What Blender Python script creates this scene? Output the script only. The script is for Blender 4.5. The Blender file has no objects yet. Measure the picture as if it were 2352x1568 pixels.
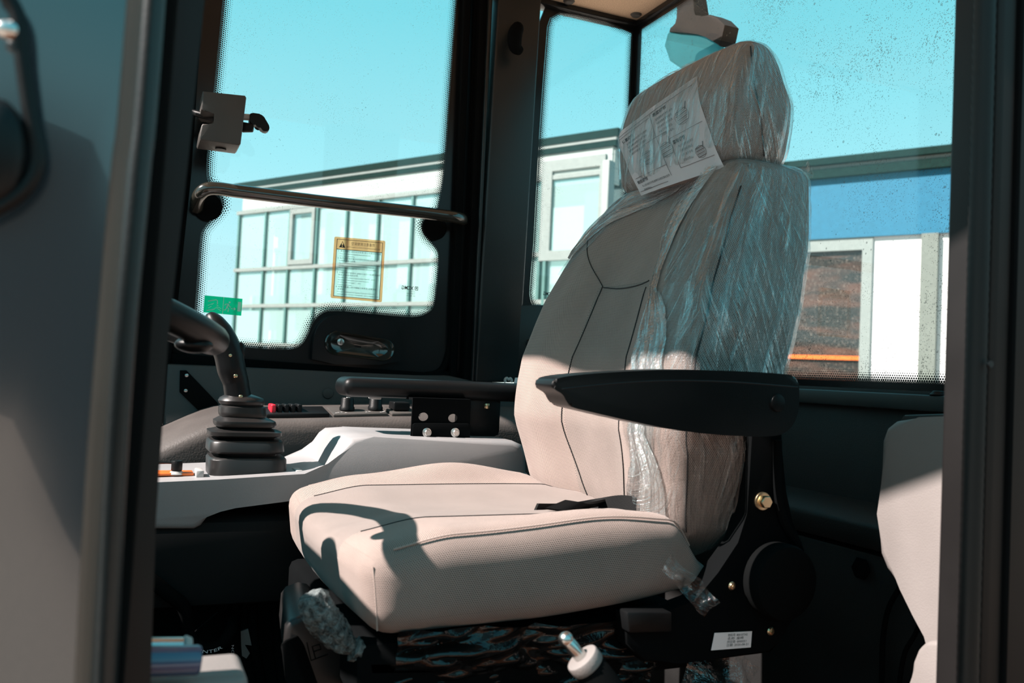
import bpy, bmesh, math, random
from mathutils import Vector, Matrix, noise
random.seed(7)
SC = bpy.context.scene
COL = SC.collection
PI = math.pi
V = Vector

# ------------------------------------------------------------------ camera
FPX = 2000.0
CAM = V((0, 0, 0.75))
YAW, PITCH, ROLL = math.radians(23.6), math.radians(2.12), 0.046
F0 = V((math.sin(YAW), math.cos(YAW), 0))
FW = (F0 * math.cos(PITCH) + V((0, 0, 1)) * math.sin(PITCH)).normalized()
R0 = V((math.cos(YAW), -math.sin(YAW), 0))
U0 = R0.cross(FW)
UP = U0 * math.cos(ROLL) - R0 * math.sin(ROLL)
RT = R0 * math.cos(ROLL) + U0 * math.sin(ROLL)
cam_d = bpy.data.cameras.new('camera')
cam = bpy.data.objects.new('camera', cam_d)
COL.objects.link(cam)
cam.matrix_world = Matrix(((RT.x, UP.x, -FW.x, CAM.x), (RT.y, UP.y, -FW.y, CAM.y), (RT.z, UP.z, -FW.z, CAM.z), (0, 0, 0, 1)))
cam_d.sensor_width = 36.0
cam_d.lens = FPX / 2352 * 36
cam_d.clip_start = 0.02
cam_d.clip_end = 500
cam_d.dof.use_dof = True
cam_d.dof.focus_distance = 1.5
cam_d.dof.aperture_fstop = 7.0
SC.camera = cam

# ------------------------------------------------------------------ sky, sun, exposure
W = bpy.data.worlds.new('sky')
SC.world = W
W.use_nodes = True
nt = W.node_tree
nt.nodes.clear()
wo = nt.nodes.new('ShaderNodeOutputWorld')
bg = nt.nodes.new('ShaderNodeBackground')
tc = nt.nodes.new('ShaderNodeTexCoord')
sx = nt.nodes.new('ShaderNodeSeparateXYZ')
cr = nt.nodes.new('ShaderNodeValToRGB')
nt.links.new(tc.outputs['Generated'], sx.inputs[0])
nt.links.new(sx.outputs['Z'], cr.inputs[0])
nt.links.new(cr.outputs[0], bg.inputs[0])
nt.links.new(bg.outputs[0], wo.inputs[0])
SKY = [(0.0, (.60, .88, .92)), (.12, (.48, .82, .88)), (.22, (.34, .76, .84)), (.38, (.19, .66, .76)), (1.0, (.06, .42, .60))]
while len(cr.color_ramp.elements) < len(SKY):
    cr.color_ramp.elements.new(.5)
for e, (p, c) in zip(cr.color_ramp.elements, SKY):
    e.position = p
    e.color = (*c, 1)
bg.inputs[1].default_value = 1.18
SUN_DIR = V((.72, -.04, -.68)).normalized()
sl = bpy.data.lights.new('sun', 'SUN')
sl.energy = 14.0
sl.angle = math.radians(.6)
sl.color = (1.0, .89, .83)
sun = bpy.data.objects.new('sun', sl)
COL.objects.link(sun)
sun.rotation_euler = SUN_DIR.to_track_quat('-Z', 'Y').to_euler()
sun.location = (-3, 0, 6)
vs = SC.view_settings
SC.display_settings.display_device = 'sRGB'
vs.view_transform = 'Standard'
vs.look = 'None'
vs.exposure = 0.0
vs.gamma = 1.0
vs.use_curve_mapping = False
SC.cycles.max_bounces = 8
SC.cycles.transparent_max_bounces = 24
SC.cycles.sample_clamp_indirect = 6
SC.cycles.use_denoising = True

# ------------------------------------------------------------------ a photo pixel as a point on a plane of the cab
def ray(u, v):
    return FW + RT * ((u - 1176) / FPX) + UP * ((784 - v) / FPX)
def PX(u, v, x):
    d = ray(u, v); return CAM + d * ((x - CAM.x) / d.x)
def PY(u, v, y):
    d = ray(u, v); return CAM + d * ((y - CAM.y) / d.y)
def PZ(u, v, z):
    d = ray(u, v); return CAM + d * ((z - CAM.z) / d.z)
def PP(u, v, p0, n):
    d = ray(u, v); return CAM + d * ((p0 - CAM).dot(n) / d.dot(n))
def lerp(a, b, t): return a + (b - a) * t
def interp(tab, x):
    if x <= tab[0][0]: return tab[0][1]
    for (a, va), (b, vb) in zip(tab, tab[1:]):
        if x <= b:
            t = (x - a) / (b - a); t = t * t * (3 - 2 * t) if len(tab) > 2 else t
            return va + (vb - va) * t
    return tab[-1][1]
def smooth(a, b, x):
    t = max(0, min(1, (x - a) / (b - a))); return t * t * (3 - 2 * t)

# ------------------------------------------------------------------ materials
class NT:
    def __init__(s, name):
        s.m = bpy.data.materials.new(name); s.m.use_nodes = True
        s.t = s.m.node_tree; s.t.nodes.clear()
        s.out = s.t.nodes.new('ShaderNodeOutputMaterial')
    def n(s, typ, **kw):
        x = s.t.nodes.new(typ)
        for k, v in kw.items(): setattr(x, k, v)
        return x
    def put(s, sock, v):
        if isinstance(v, bpy.types.NodeSocket): s.t.links.new(v, sock)
        elif v is not None:
            if hasattr(sock.default_value, '__len__') and not hasattr(v, '__len__'): v = (v,) * len(sock.default_value)
            if hasattr(sock.default_value, '__len__') and len(sock.default_value) == 4 and len(v) == 3: v = (*v, 1)
            sock.default_value = v
    def mt(s, op, a, b=None, c=None):
        x = s.n('ShaderNodeMath', operation=op)
        s.put(x.inputs[0], a)
        if b is not None: s.put(x.inputs[1], b)
        if c is not None: s.put(x.inputs[2], c)
        return x.outputs[0]
    def mix(s, f, a, b):
        x = s.n('ShaderNodeMix', data_type='RGBA')
        s.put(x.inputs['Factor'], f); s.put(x.inputs['A'], a); s.put(x.inputs['B'], b)
        return x.outputs['Result']
    def xyz(s, which='UV'):
        t = s.n('ShaderNodeTexCoord'); p = s.n('ShaderNodeSeparateXYZ')
        s.t.links.new(t.outputs[which], p.inputs[0]); return t.outputs[which], p.outputs[0], p.outputs[1], p.outputs[2]
    def comb(s, x, y, z=0.0):
        c = s.n('ShaderNodeCombineXYZ'); s.put(c.inputs[0], x); s.put(c.inputs[1], y); s.put(c.inputs[2], z); return c.outputs[0]
    def noise(s, vec, scale, detail=3, rough=.5, dist=0.0):
        x = s.n('ShaderNodeTexNoise'); s.put(x.inputs['Vector'], vec); x.inputs['Scale'].default_value = scale
        x.inputs['Detail'].default_value = detail; x.inputs['Roughness'].default_value = rough; x.inputs['Distortion'].default_value = dist
        return x.outputs['Fac']
    def ramp(s, f, a, b, lo=0.0, hi=1.0):
        x = s.n('ShaderNodeMapRange'); s.put(x.inputs[0], f); x.inputs[1].default_value = a; x.inputs[2].default_value = b
        x.inputs[3].default_value = lo; x.inputs[4].default_value = hi; return x.outputs[0]
    def bump(s, h, strength=.3, dist=.002):
        x = s.n('ShaderNodeBump'); s.put(x.inputs['Height'], h); x.inputs['Strength'].default_value = strength
        x.inputs['Distance'].default_value = dist; return x.outputs[0]
    def bsdf(s, col, rough=.5, metal=0.0, spec=.5, normal=None, coat=0.0, trans=0.0, sheen=0.0):
        x = s.n('ShaderNodeBsdfPrincipled')
        s.put(x.inputs['Base Color'], col); s.put(x.inputs['Roughness'], rough); s.put(x.inputs['Metallic'], metal)
        s.put(x.inputs['Specular IOR Level'], spec); s.put(x.inputs['Coat Weight'], coat); s.put(x.inputs['Transmission Weight'], trans)
        s.put(x.inputs['Sheen Weight'], sheen)
        if normal is not None: s.put(x.inputs['Normal'], normal)
        return x.outputs[0]
    def mixsh(s, f, a, b):
        x = s.n('ShaderNodeMixShader'); s.put(x.inputs[0], f); s.t.links.new(a, x.inputs[1]); s.t.links.new(b, x.inputs[2]); return x.outputs[0]
    def transp(s, c=(1, 1, 1)):
        x = s.n('ShaderNodeBsdfTransparent'); s.put(x.inputs[0], c); return x.outputs[0]
    def schlick(s, f0=.04, normal=None):
        g = s.n('ShaderNodeNewGeometry'); d = s.n('ShaderNodeVectorMath', operation='DOT_PRODUCT')
        s.put(d.inputs[0], g.outputs['Incoming']); s.put(d.inputs[1], normal if normal is not None else g.outputs['Normal'])
        c = s.mt('SUBTRACT', 1.0, s.mt('ABSOLUTE', d.outputs['Value']))
        return s.mt('ADD', f0, s.mt('MULTIPLY', s.mt('POWER', c, 5.0), 1 - f0))
    def done(s, sh): s.t.links.new(sh, s.out.inputs[0]); return s.m

def plain(name, col, rough=.5, metal=0.0, spec=.5, grain=0.0, gscale=400, coat=0.0, mottle=.12):
    k = NT(name)
    vec, _, _, _ = k.xyz('Object')
    n = k.noise(vec, 9, 4)
    c = k.mix(k.ramp(n, .35, .65, 0, 1), tuple(x * (1 - mottle) for x in col), tuple(min(1, x * (1 + mottle)) for x in col))
    nm = None
    if grain > 0: nm = k.bump(k.noise(vec, gscale, 2), grain, .001)
    return k.done(k.bsdf(c, k.ramp(n, .3, .7, rough * .9, min(1, rough * 1.1)), metal, spec, nm, coat))

M = {}
M['black_plastic'] = plain('black plastic', (.005, .0055, .006), .42, spec=.2, grain=.25, gscale=900)
M['soft_black'] = plain('soft black moulding', (.006, .0065, .007), .36, spec=.2, grain=.2, gscale=1200)
M['black_gloss'] = plain('black enamelled glass edge', (.007, .008, .009), .22, spec=.35)
M['rubber'] = plain('black rubber', (.0045, .005, .0052), .8, spec=.02)
M['boot_rubber'] = plain('boot rubber', (.014, .013, .013), .42, spec=.4)
M['black_paint'] = plain('black painted steel', (.0042, .0048, .0052), .8, spec=.02)
M['pillar'] = plain('dark green grey pillar coating', (.008, .012, .013), .34, grain=.15, gscale=500)
M['trim_grey'] = plain('dark grey trim', (.036, .034, .033), .55, grain=.4, gscale=500)
M['leatherette'] = plain('dark grey grained leatherette', (.075, .066, .062), .5, spec=.25, grain=.5, gscale=260)
M['console_grey'] = plain('light grey console plastic', (.28, .275, .28), .42, grain=.15, gscale=800, mottle=.04)
M['box_grey'] = plain('grey moulded plastic', (.20, .18, .172), .6, grain=.3, gscale=500, mottle=.05)
M['latch_grey'] = plain('taupe latch casing', (.055, .05, .046), .5, grain=.4, gscale=700)
M['steel'] = plain('zinc plated steel', (.62, .62, .6), .28, metal=1.0)
M['brass'] = plain('yellow zinc screw', (.62, .48, .3), .3, metal=1.0)
M['bronze_paint'] = plain('glossy dark bronze rail paint', (.026, .025, .020), .16, spec=.7, coat=.6)
M['dark_floor'] = plain('dark rubber floor', (.011, .012, .0125), .8, spec=.1)
M['rear_panel'] = plain('dark rear panel', (.014, .014, .014), .5, grain=.3, gscale=400)
M['white_label'] = plain('white label paper', (.92, .87, .89), .55, mottle=.03)
M['print'] = plain('dark print ink', (.03, .03, .035), .6)
M['print_fine'] = plain('thin print ink', (.12, .12, .13), .7)
M['red'] = plain('red plastic', (.7, .02, .04), .35)
M['orange'] = plain('orange plastic', (.75, .16, .03), .4)
M['white_plastic'] = plain('white plastic', (.42, .41, .40), .4, mottle=.03)
M['frame_brown'] = plain('brown grey door edge', (.11, .075, .06), .5)
M['door_trim'] = plain('dark brown door trim', (.010, .009, .009), .5, spec=.3)
M['yellow_paint'] = plain('orange yellow machine paint', (.10, .032, .010), .5, spec=.2)
M['tarmac'] = plain('grey concrete yard', (.34, .27, .225), .85)
M['belt'] = plain('black webbing', (.004, .0042, .0045), .7, spec=.12, grain=.3, gscale=700)
M['blue_metal'] = plain('blue grey enamel', (.05, .09, .17), .22, coat=.5)
M['screw_hole'] = plain('dark recess', (.006, .006, .007), .6)
M['b_white'] = plain('white facade cladding', (.70, .70, .69), .5, mottle=.03)
M['b_grey'] = plain('grey facade column', (.14, .165, .145), .6, mottle=.08)
M['b_frame'] = plain('pale grey window frame', (.21, .245, .23), .5, mottle=.04)
M['b_mull'] = plain('grey green mullion', (.07, .17, .155), .5, mottle=.04)
M['b_blue'] = plain('blue fascia', (.022, .135, .22), .6, spec=.2, mottle=.06)
M['b_dark'] = plain('dark roof edge', (.010, .026, .023), .95, spec=.05)
M['b_backdrop'] = plain('dark brown shed cladding', (.10, .078, .070), .8)
M['lamp_brown'] = plain('dark brown lamp casing', (.018, .015, .013), .7, spec=.15)
M['sill'] = plain('dark teal grey sill', (.035, .048, .05), .5, grain=.2)
M['b_back'] = plain('pale office interior', (.42, .56, .55), .8, mottle=.05)
M['sticker_orange'] = plain('orange sticker border', (.85, .42, .20), .5, mottle=.03)

def headliner():
    k = NT('tan speckled headliner'); vec, _, _, _ = k.xyz('Object')
    n = k.noise(vec, 420, 2, .7)
    c = k.mix(k.ramp(n, .35, .7), (.62, .40, .25), (.95, .70, .50))
    return k.done(k.bsdf(c, .9, normal=k.bump(n, .6, .002)))
M['headliner'] = headliner()

def siding():
    k = NT('pale horizontal siding'); vec, x, y, z = k.xyz('Object')
    f = k.mt('FRACT', k.mt('MULTIPLY', z, 3.4))
    g = k.mt('LESS_THAN', f, .10)
    return k.done(k.bsdf(k.mix(g, (.34, .39, .365), (.24, .30, .28)), .6))
M['b_siding'] = siding()

def fabric(name, c_hi, c_lo, p=.0027, q=.0020, fine=False):
    k = NT(name); vec, u, v, _ = k.xyz('UV')
    vv = k.mt('DIVIDE', v, q); uu = k.mt('DIVIDE', u, p)
    row = k.mt('FLOOR', vv)
    off = k.mt('MULTIPLY', k.mt('MODULO', row, 2.0), .5)
    a = k.mt('ABSOLUTE', k.mt('SUBTRACT', k.mt('FRACT', k.mt('ADD', uu, off)), .5))
    b = k.mt('ABSOLUTE', k.mt('SUBTRACT', k.mt('FRACT', vv), .5))
    h = k.mt('SUBTRACT', 1.0, k.mt('MULTIPLY', k.ramp(a, .24, .36, 1, 0), k.ramp(b, .20, .32, 1, 0)))
    big = k.noise(vec, 14, 3)
    hi = k.mix(k.ramp(big, .35, .65), tuple(x * .93 for x in c_hi), tuple(x * 1.05 for x in c_hi))
    c = k.mix(h, c_lo, hi)
    return k.done(k.bsdf(c, .85, spec=.25, normal=k.bump(h, .55, .0007), sheen=.15))
M['weave'] = fabric('grey beige woven seat fabric', (.37, .288, .256), (.022, .017, .014))
M['weave_mid'] = fabric('finer woven panel fabric', (.31, .252, .226), (.040, .032, .028), .0026, .0018)
M['weave_flat'] = fabric('flat knitted insert', (.245, .202, .184), (.16, .13, .118), .0016, .0013)

def glass(name, tint=(.99, 1.0, 1.0), dirt=.5, spec_scale=1.0):
    k = NT(name); vec, x, y, z = k.xyz('Object')
    vo = k.n('ShaderNodeTexVoronoi'); k.put(vo.inputs['Vector'], vec); vo.inputs['Scale'].default_value = 230
    big = k.ramp(k.noise(vec, 6, 3), .35, .65, .3, 1.0)
    sp = k.mt('LESS_THAN', vo.outputs['Distance'], k.mt('MULTIPLY', k.mt('MULTIPLY', k.noise(vec, 60, 2), big), .30 * dirt))
    vo2 = k.n('ShaderNodeTexVoronoi'); k.put(vo2.inputs['Vector'], vec); vo2.inputs['Scale'].default_value = 85
    sp2 = k.mt('LESS_THAN', vo2.outputs['Distance'], k.mt('MULTIPLY', k.ramp(k.noise(vec, 21, 2), .45, .75, 0, 1), .13 * dirt))
    spots = k.mt('MULTIPLY', k.mt('MAXIMUM', sp, sp2), .45)
    film = k.mt('ADD', spots, .008)
    tr = k.transp(tint)
    df = k.bsdf((.20, .23, .22), .9, spec=.1)
    body = k.mixsh(film, tr, df)
    gl = k.n('ShaderNodeBsdfGlossy'); gl.inputs['Roughness'].default_value = .015
    return k.done(k.mixsh(k.mt('MULTIPLY', k.schlick(.035), .9 * spec_scale), body, gl.outputs[0]))
M['glass'] = glass('dusty tinted cab glass', dirt=1.0)
M['glass_rear'] = glass('dirtier rear cab glass', dirt=1.9)
def far_glass():
    k = NT('pale office glazing'); vec, x, y, z = k.xyz('Object')
    gl = k.n('ShaderNodeBsdfGlossy'); gl.inputs['Roughness'].default_value = .03
    return k.done(k.mixsh(k.mt('MULTIPLY', k.schlick(.04), .8), k.mixsh(.42, k.transp((.85, .97, .95)), k.bsdf((.40, .56, .54), .5)), gl.outputs[0]))
M['glass_far'] = far_glass()

def door_glass():
    k = NT('dark glossy door skin')
    vec, x, y, z = k.xyz('Object')
    n = k.noise(vec, 5, 2)
    return k.done(k.bsdf((.022, .036, .046), .16, spec=1.0, coat=1.0, normal=k.bump(n, .15, .02)))
M['door_gloss'] = door_glass()

def frit():
    k = NT('black dotted glass border'); _, u, v, _ = k.xyz('UV')
    def lat(du, dv):
        a = k.mt('SUBTRACT', k.mt('FRACT', k.mt('ADD', u, du)), .5)
        b = k.mt('MULTIPLY', k.mt('SUBTRACT', k.mt('FRACT', k.mt('ADD', k.mt('DIVIDE', v, 1.732), dv)), .5), 1.732)
        return k.mt('SQRT', k.mt('ADD', k.mt('MULTIPLY', a, a), k.mt('MULTIPLY', b, b)))
    d = k.mt('MINIMUM', lat(0.0, 0.0), lat(.5, .5))
    th = k.ramp(v, 0.0, 4.6, .56, .10)
    m = k.mt('LESS_THAN', d, th)
    return k.done(k.mixsh(m, k.transp(), k.bsdf((.006, .007, .008), .3)))
M['frit'] = frit()

def film(name, density=.35, stretch=(60, 5), tone=(.62, .64, .64), gloss=.18, thr=(.52, .70)):
    k = NT(name); vec, u, v, _ = k.xyz('UV')
    w = k.comb(k.mt('MULTIPLY', u, stretch[0]), k.mt('MULTIPLY', v, stretch[1]))
    n1 = k.noise(w, 1.0, 5, .65, .6)
    n2 = k.noise(k.comb(k.mt('MULTIPLY', k.mt('ADD', u, k.mt('MULTIPLY', v, .5)), stretch[0] * 2.3), k.mt('MULTIPLY', v, stretch[1] * 1.3), 3.0), 1.0, 4, .6, .3)
    patch = k.ramp(k.noise(vec, 9, 2), .38, .62, .25, 1.0)
    s = k.mt('MULTIPLY', k.mt('MAXIMUM', k.ramp(n1, thr[0], thr[1]), k.ramp(n2, thr[0] + .06, thr[1] + .04)), patch)
    nm = k.bump(k.mt('ADD', n1, k.mt('MULTIPLY', n2, .6)), 1.0, .012)
    df = k.bsdf(tone, .25, spec=.6, normal=nm)
    body = k.mixsh(k.mt('MULTIPLY', s, density), k.transp((.97, .98, .98)), df)
    gl = k.n('ShaderNodeBsdfGlossy'); gl.inputs['Roughness'].default_value = .10; k.put(gl.inputs['Normal'], nm)
    fac = k.mt('MULTIPLY', k.mt('ADD', k.schlick(.05, nm), .16), k.mt('ADD', k.mt('MULTIPLY', s, 1.1), gloss))
    return k.done(k.mixsh(fac, body, gl.outputs[0]))
M['wrap'] = film('clear plastic wrap with creases', .55, (60, 5), (.34, .42, .43), .50, (.52, .63))
M['wrap_edge'] = film('bunched plastic wrap', .85, (110, 3), (.60, .68, .68), 1.2, (.42, .56))
M['wrap_dark'] = film('loose clear plastic film', .28, (14, 10), (.5, .5, .5), .5)

def foil():
    k = NT('shiny crumpled polythene'); vec, u, v, _ = k.xyz('Object')
    n = k.noise(vec, 16, 4, .6, 1.5)
    nm = k.bump(n, .35, .01)
    return k.done(k.bsdf((.005, .005, .005), .2, spec=.5, normal=nm))
M['foil'] = foil()
def foam():
    k = NT('shredded grey foam'); vec, u, v, _ = k.xyz('Object')
    n = k.noise(vec, 120, 4, .7, .6)
    return k.done(k.bsdf(k.mix(k.ramp(n, .35, .65), (.015, .02, .022), (.20, .23, .23)), .9, normal=k.bump(n, 1.0, .006)))
M['foam'] = foam()
def stick_body():
    k = NT('translucent sticker body'); return k.done(k.mixsh(.12, k.transp((.90, .98, .97)), k.bsdf((.74, .80, .76), .6)))
M['sticker_body'] = stick_body()
def stick_green():
    k = NT('green sticker film'); return k.done(k.mixsh(.55, k.transp((.02, .85, .60)), k.mixsh(.45, k.bsdf((.0, .62, .40), .6), _tl(k, (.0, .80, .52)))))
def _tl(k, c):
    x = k.n('ShaderNodeBsdfTranslucent'); k.put(x.inputs[0], c); return x.outputs[0]
M['sticker_green'] = stick_green()
def stick_or():
    k = NT('orange sticker film'); return k.done(k.mixsh(.22, k.transp((1.0, .74, .52)), k.mixsh(.55, k.bsdf((.80, .42, .22), .6), _tl(k, (.95, .55, .30)))))
M['sticker_orange'] = stick_or()
def stick_wh():
    k = NT('white sticker print'); return k.done(k.mixsh(.5, k.bsdf((.8, .9, .88), .6), _tl(k, (.8, 1.0, .95))))
M['sticker_white'] = stick_wh()
def pane_reflection():
    k = NT('teal window reflection'); return k.done(k.mixsh(.55, k.transp((.45, .80, .80)), k.bsdf((.03, .10, .10), .3)))  # teal colour imitates a window reflection on the rear glass
M['lens'] = pane_reflection()

# ------------------------------------------------------------------ objects
def tag(o, label=None, cat=None, group=None, kind=None):
    if label: o['label'] = label
    if cat: o['category'] = cat
    if group: o['group'] = group
    if kind: o['kind'] = kind
    return o
def thing(name, loc, label, cat, group=None, kind=None):
    o = bpy.data.objects.new(name, None); COL.objects.link(o); o.location = loc; o.empty_display_size = .05
    o['_o'] = [float(c) for c in loc]
    return tag(o, label, cat, group, kind)
def obj(name, bm, mat, parent=None, label=None, cat=None, group=None, kind=None, flat=False):
    me = bpy.data.meshes.new(name)
    bmesh.ops.recalc_face_normals(bm, faces=bm.faces)
    if parent is not None and '_o' in parent: o0 = V(parent['_o'])
    else:
        n = max(1, len(bm.verts)); xs = [v.co for v in bm.verts]
        o0 = V((sum(c.x for c in xs) / n, sum(c.y for c in xs) / n, min(c.z for c in xs)))
    bmesh.ops.translate(bm, verts=bm.verts, vec=-o0)
    bm.to_mesh(me); bm.free()
    if not flat:
        for p in me.polygons: p.use_smooth = True
        try: me.set_sharp_from_angle(angle=math.radians(42))
        except Exception: pass
    mats = mat if isinstance(mat, (list, tuple)) else [mat]
    for m in mats: me.materials.append(M[m])
    o = bpy.data.objects.new(name, me); COL.objects.link(o)
    o['_o'] = [float(c) for c in o0]
    if parent is not None: o.parent = parent
    else: o.location = o0
    return tag(o, label, cat, group, kind)
def struct(name, bm, mat, parent=None, label=None, cat=None, **kw):
    return obj(name, bm, mat, parent, label, cat, kind=None if parent else 'structure', **kw)

def NB(): return bmesh.new()
def prism(bm, pts, ext, bevel=0.0, seg=2):
    ext = V(ext)
    a = [bm.verts.new(V(p)) for p in pts]; b = [bm.verts.new(V(p) + ext) for p in pts]
    fs = [bm.faces.new(a), bm.faces.new(list(reversed(b)))]
    n = len(pts)
    for i in range(n): fs.append(bm.faces.new((a[i], b[i], b[(i + 1) % n], a[(i + 1) % n])))
    if bevel > 0:
        es = list({e for f in fs[:2] for e in f.edges})
        if n <= 8: es = list({e for f in fs for e in f.edges})
        bmesh.ops.bevel(bm, geom=es, offset=bevel, segments=seg, profile=.5, affect='EDGES', clamp_overlap=True)
def box(bm, x0, x1, y0, y1, z0, z1, bevel=0.0, seg=2):
    prism(bm, [(x0, y0, z0), (x1, y0, z0), (x1, y0, z1), (x0, y0, z1)], (0, y1 - y0, 0), bevel, seg)
def fillet(pts, r, n=5):
    out = []
    m = len(pts)
    for i in range(m):
        p0, p, p1 = V(pts[i - 1]), V(pts[i]), V(pts[(i + 1) % m])
        rr = r[i] if isinstance(r, (list, tuple)) else r
        a = (p0 - p); b = (p1 - p); d = min(rr, a.length * .45, b.length * .45)
        if d < 1e-6: out.append(p); continue
        a = p + a.normalized() * d; b = p + b.normalized() * d
        for k in range(n + 1):
            t = k / n; out.append((a * (1 - t) ** 2 + p * 2 * t * (1 - t) + b * t * t))
    return out
def chaikin(pts, n=2):
    for _ in range(n):
        out = []
        for i in range(len(pts)):
            a, b = V(pts[i]), V(pts[(i + 1) % len(pts)])
            out += [a * .75 + b * .25, a * .25 + b * .75]
        pts = out
    return pts
def catmull(pts, n=8):
    pts = [V(p) for p in pts]; out = []
    for i in range(len(pts) - 1):
        p0 = pts[max(0, i - 1)]; p1 = pts[i]; p2 = pts[i + 1]; p3 = pts[min(len(pts) - 1, i + 2)]
        for k in range(n):
            t = k / n
            out.append(.5 * ((2 * p1) + (p2 - p0) * t + (2 * p0 - 5 * p1 + 4 * p2 - p3) * t * t + (3 * p1 - p0 - 3 * p2 + p3) * t ** 3))
    out.append(pts[-1]); return out
def plate(bm, outer, holes, ext):
    ext = V(ext); edges = []
    for lp in [outer] + list(holes):
        vs_ = [bm.verts.new(V(p)) for p in lp]
        for i in range(len(vs_)): edges.append(bm.edges.new((vs_[i], vs_[(i + 1) % len(vs_)])))
    r = bmesh.ops.triangle_fill(bm, use_beauty=True, use_dissolve=False, edges=edges)
    fs = [g for g in r['geom'] if isinstance(g, bmesh.types.BMFace)]
    e = bmesh.ops.extrude_face_region(bm, geom=fs)
    bmesh.ops.translate(bm, verts=[g for g in e['geom'] if isinstance(g, bmesh.types.BMVert)], vec=ext)
def tube(bm, pts, r, seg=12, caps=True, closed=False):
    pts = [V(p) for p in pts]; n = len(pts); rings = []
    rs = r if isinstance(r, (list, tuple)) else [r] * n
    prev = None
    for i, p in enumerate(pts):
        if closed: t = pts[(i + 1) % n] - pts[i - 1]
        else: t = pts[min(n - 1, i + 1)] - pts[max(0, i - 1)]
        t = t.normalized() if t.length > 1e-9 else V((0, 0, 1))
        if prev is None:
            a = V((0, 0, 1)) if abs(t.z) < .9 else V((1, 0, 0)); x = t.cross(a).normalized()
        else: x = (prev - t * prev.dot(t)).normalized()
        prev = x; y = t.cross(x)
        rings.append([bm.verts.new(p + (x * math.cos(2 * PI * k / seg) + y * math.sin(2 * PI * k / seg)) * rs[i]) for k in range(seg)])
    rng = range(n) if closed else range(n - 1)
    for i in rng:
        A, B = rings[i], rings[(i + 1) % n]
        for k in range(seg): bm.faces.new((A[k], A[(k + 1) % seg], B[(k + 1) % seg], B[k]))
    if caps and not closed:
        bm.faces.new(rings[0]); bm.faces.new(list(reversed(rings[-1])))
def cyl(bm, a, b, r, r2=None, seg=20, bevel=0.0):
    a, b = V(a), V(b); r2 = r if r2 is None else r2
    if bevel > 0:
        d = (b - a).normalized()
        tube(bm, [a, a + d * bevel * .3, a + d * bevel, b - d * bevel, b - d * bevel * .3, b], [r - bevel, r - bevel * .3, r, r2, r2 - bevel * .3, r2 - bevel], seg)
    else: tube(bm, [a, b], [r, r2], seg)
def loft(bm, rings, closed_u=True, caps=True, uv=None):
    rv = [[bm.verts.new(V(p)) for p in r] for r in rings]
    n = len(rv[0]); uvl = bm.loops.layers.uv.verify() if uv else None
    for i in range(len(rv) - 1):
        for k in range(n if closed_u else n - 1):
            k2 = (k + 1) % n
            f = bm.faces.new((rv[i][k], rv[i][k2], rv[i + 1][k2], rv[i + 1][k]))
            if uv:
                for lp, (ii, kk) in zip(f.loops, ((i, k), (i, k + 1), (i + 1, k + 1), (i + 1, k))): lp[uvl].uv = uv(ii, kk)
    if caps and closed_u:
        bm.faces.new(list(reversed(rv[0]))); bm.faces.new(rv[-1])
def rbox(bm, c, h, r, n=(6, 6, 6), fn=None, keep=None, both=False, fac=None, grow=0.0):
    """rounded box of half sizes h; fn maps a local point (and its unrounded place in -1..1) to the world; uv in metres"""
    h = V(h); uvl = bm.loops.layers.uv.verify(); cache = {}
    def axis(hh, m):
        rr = min(r, hh * .98); e = rr / hh
        inner = [lerp(-1 + e, 1 - e, i / m) for i in range(m + 1)]
        k = 4
        edge = [-1 + e * (1 - math.cos(PI / 2 * i / k)) * 1.0 for i in range(k)]
        return [x for x in edge] + inner + [-x for x in reversed(edge)]
    ax = [axis(h[i], n[i]) for i in range(3)]
    def vert(p):
        key = (round(p[0], 6), round(p[1], 6), round(p[2], 6))
        if key in cache: return cache[key]
        P_ = V((p[0] * h.x, p[1] * h.y, p[2] * h.z)); q = V([max(-(h[i] - min(r, h[i] * .98)), min(h[i] - min(r, h[i] * .98), P_[i])) for i in range(3)])
        d = P_ - q
        Q = q + d.normalized() * (min(r, min(h) * .98)) if d.length > 1e-9 else P_
        nrm = d.normalized() if d.length > 1e-9 else V((0, 0, 0))
        w = fn(Q, V(p)) if fn else V(c) + Q
        if grow: w = w + nrm * grow
        cache[key] = bm.verts.new(w); return cache[key]
    for a in range(3):
        b_, c_ = (a + 1) % 3, (a + 2) % 3
        for s in (-1, 1):
            for i in range(len(ax[b_]) - 1):
                for j in range(len(ax[c_]) - 1):
                    ps = []
                    for (ii, jj) in ((i, j), (i + 1, j), (i + 1, j + 1), (i, j + 1)):
                        p = [0, 0, 0]; p[a] = s; p[b_] = ax[b_][ii]; p[c_] = ax[c_][jj]; ps.append(p)
                    mid = [sum(q[t] for q in ps) / 4 for t in range(3)]
                    if keep and not keep(a, s, mid): continue
                    if s < 0: ps.reverse()
                    try: f = bm.faces.new([vert(p) for p in ps])
                    except ValueError: continue
                    if fac: f.material_index = fac(a, s, mid)
                    # uv: vertical axis = z (or x on top faces)
                    for lp, p in zip(f.loops, ps):
                        if a == 0: uv = (p[1] * h.y, p[2] * h.z)
                        elif a == 1: uv = (p[0] * h.x, p[2] * h.z)
                        else: uv = (p[1] * h.y, p[0] * h.x)
                        lp[uvl].uv = uv
def sphere(bm, c, r, sx=1, sy=1, sz=1, seg=20):
    m = Matrix.Translation(V(c)) @ Matrix.Diagonal((r * sx, r * sy, r * sz, 1))
    bmesh.ops.create_uvsphere(bm, u_segments=seg, v_segments=seg // 2, radius=1, matrix=m)
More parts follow.
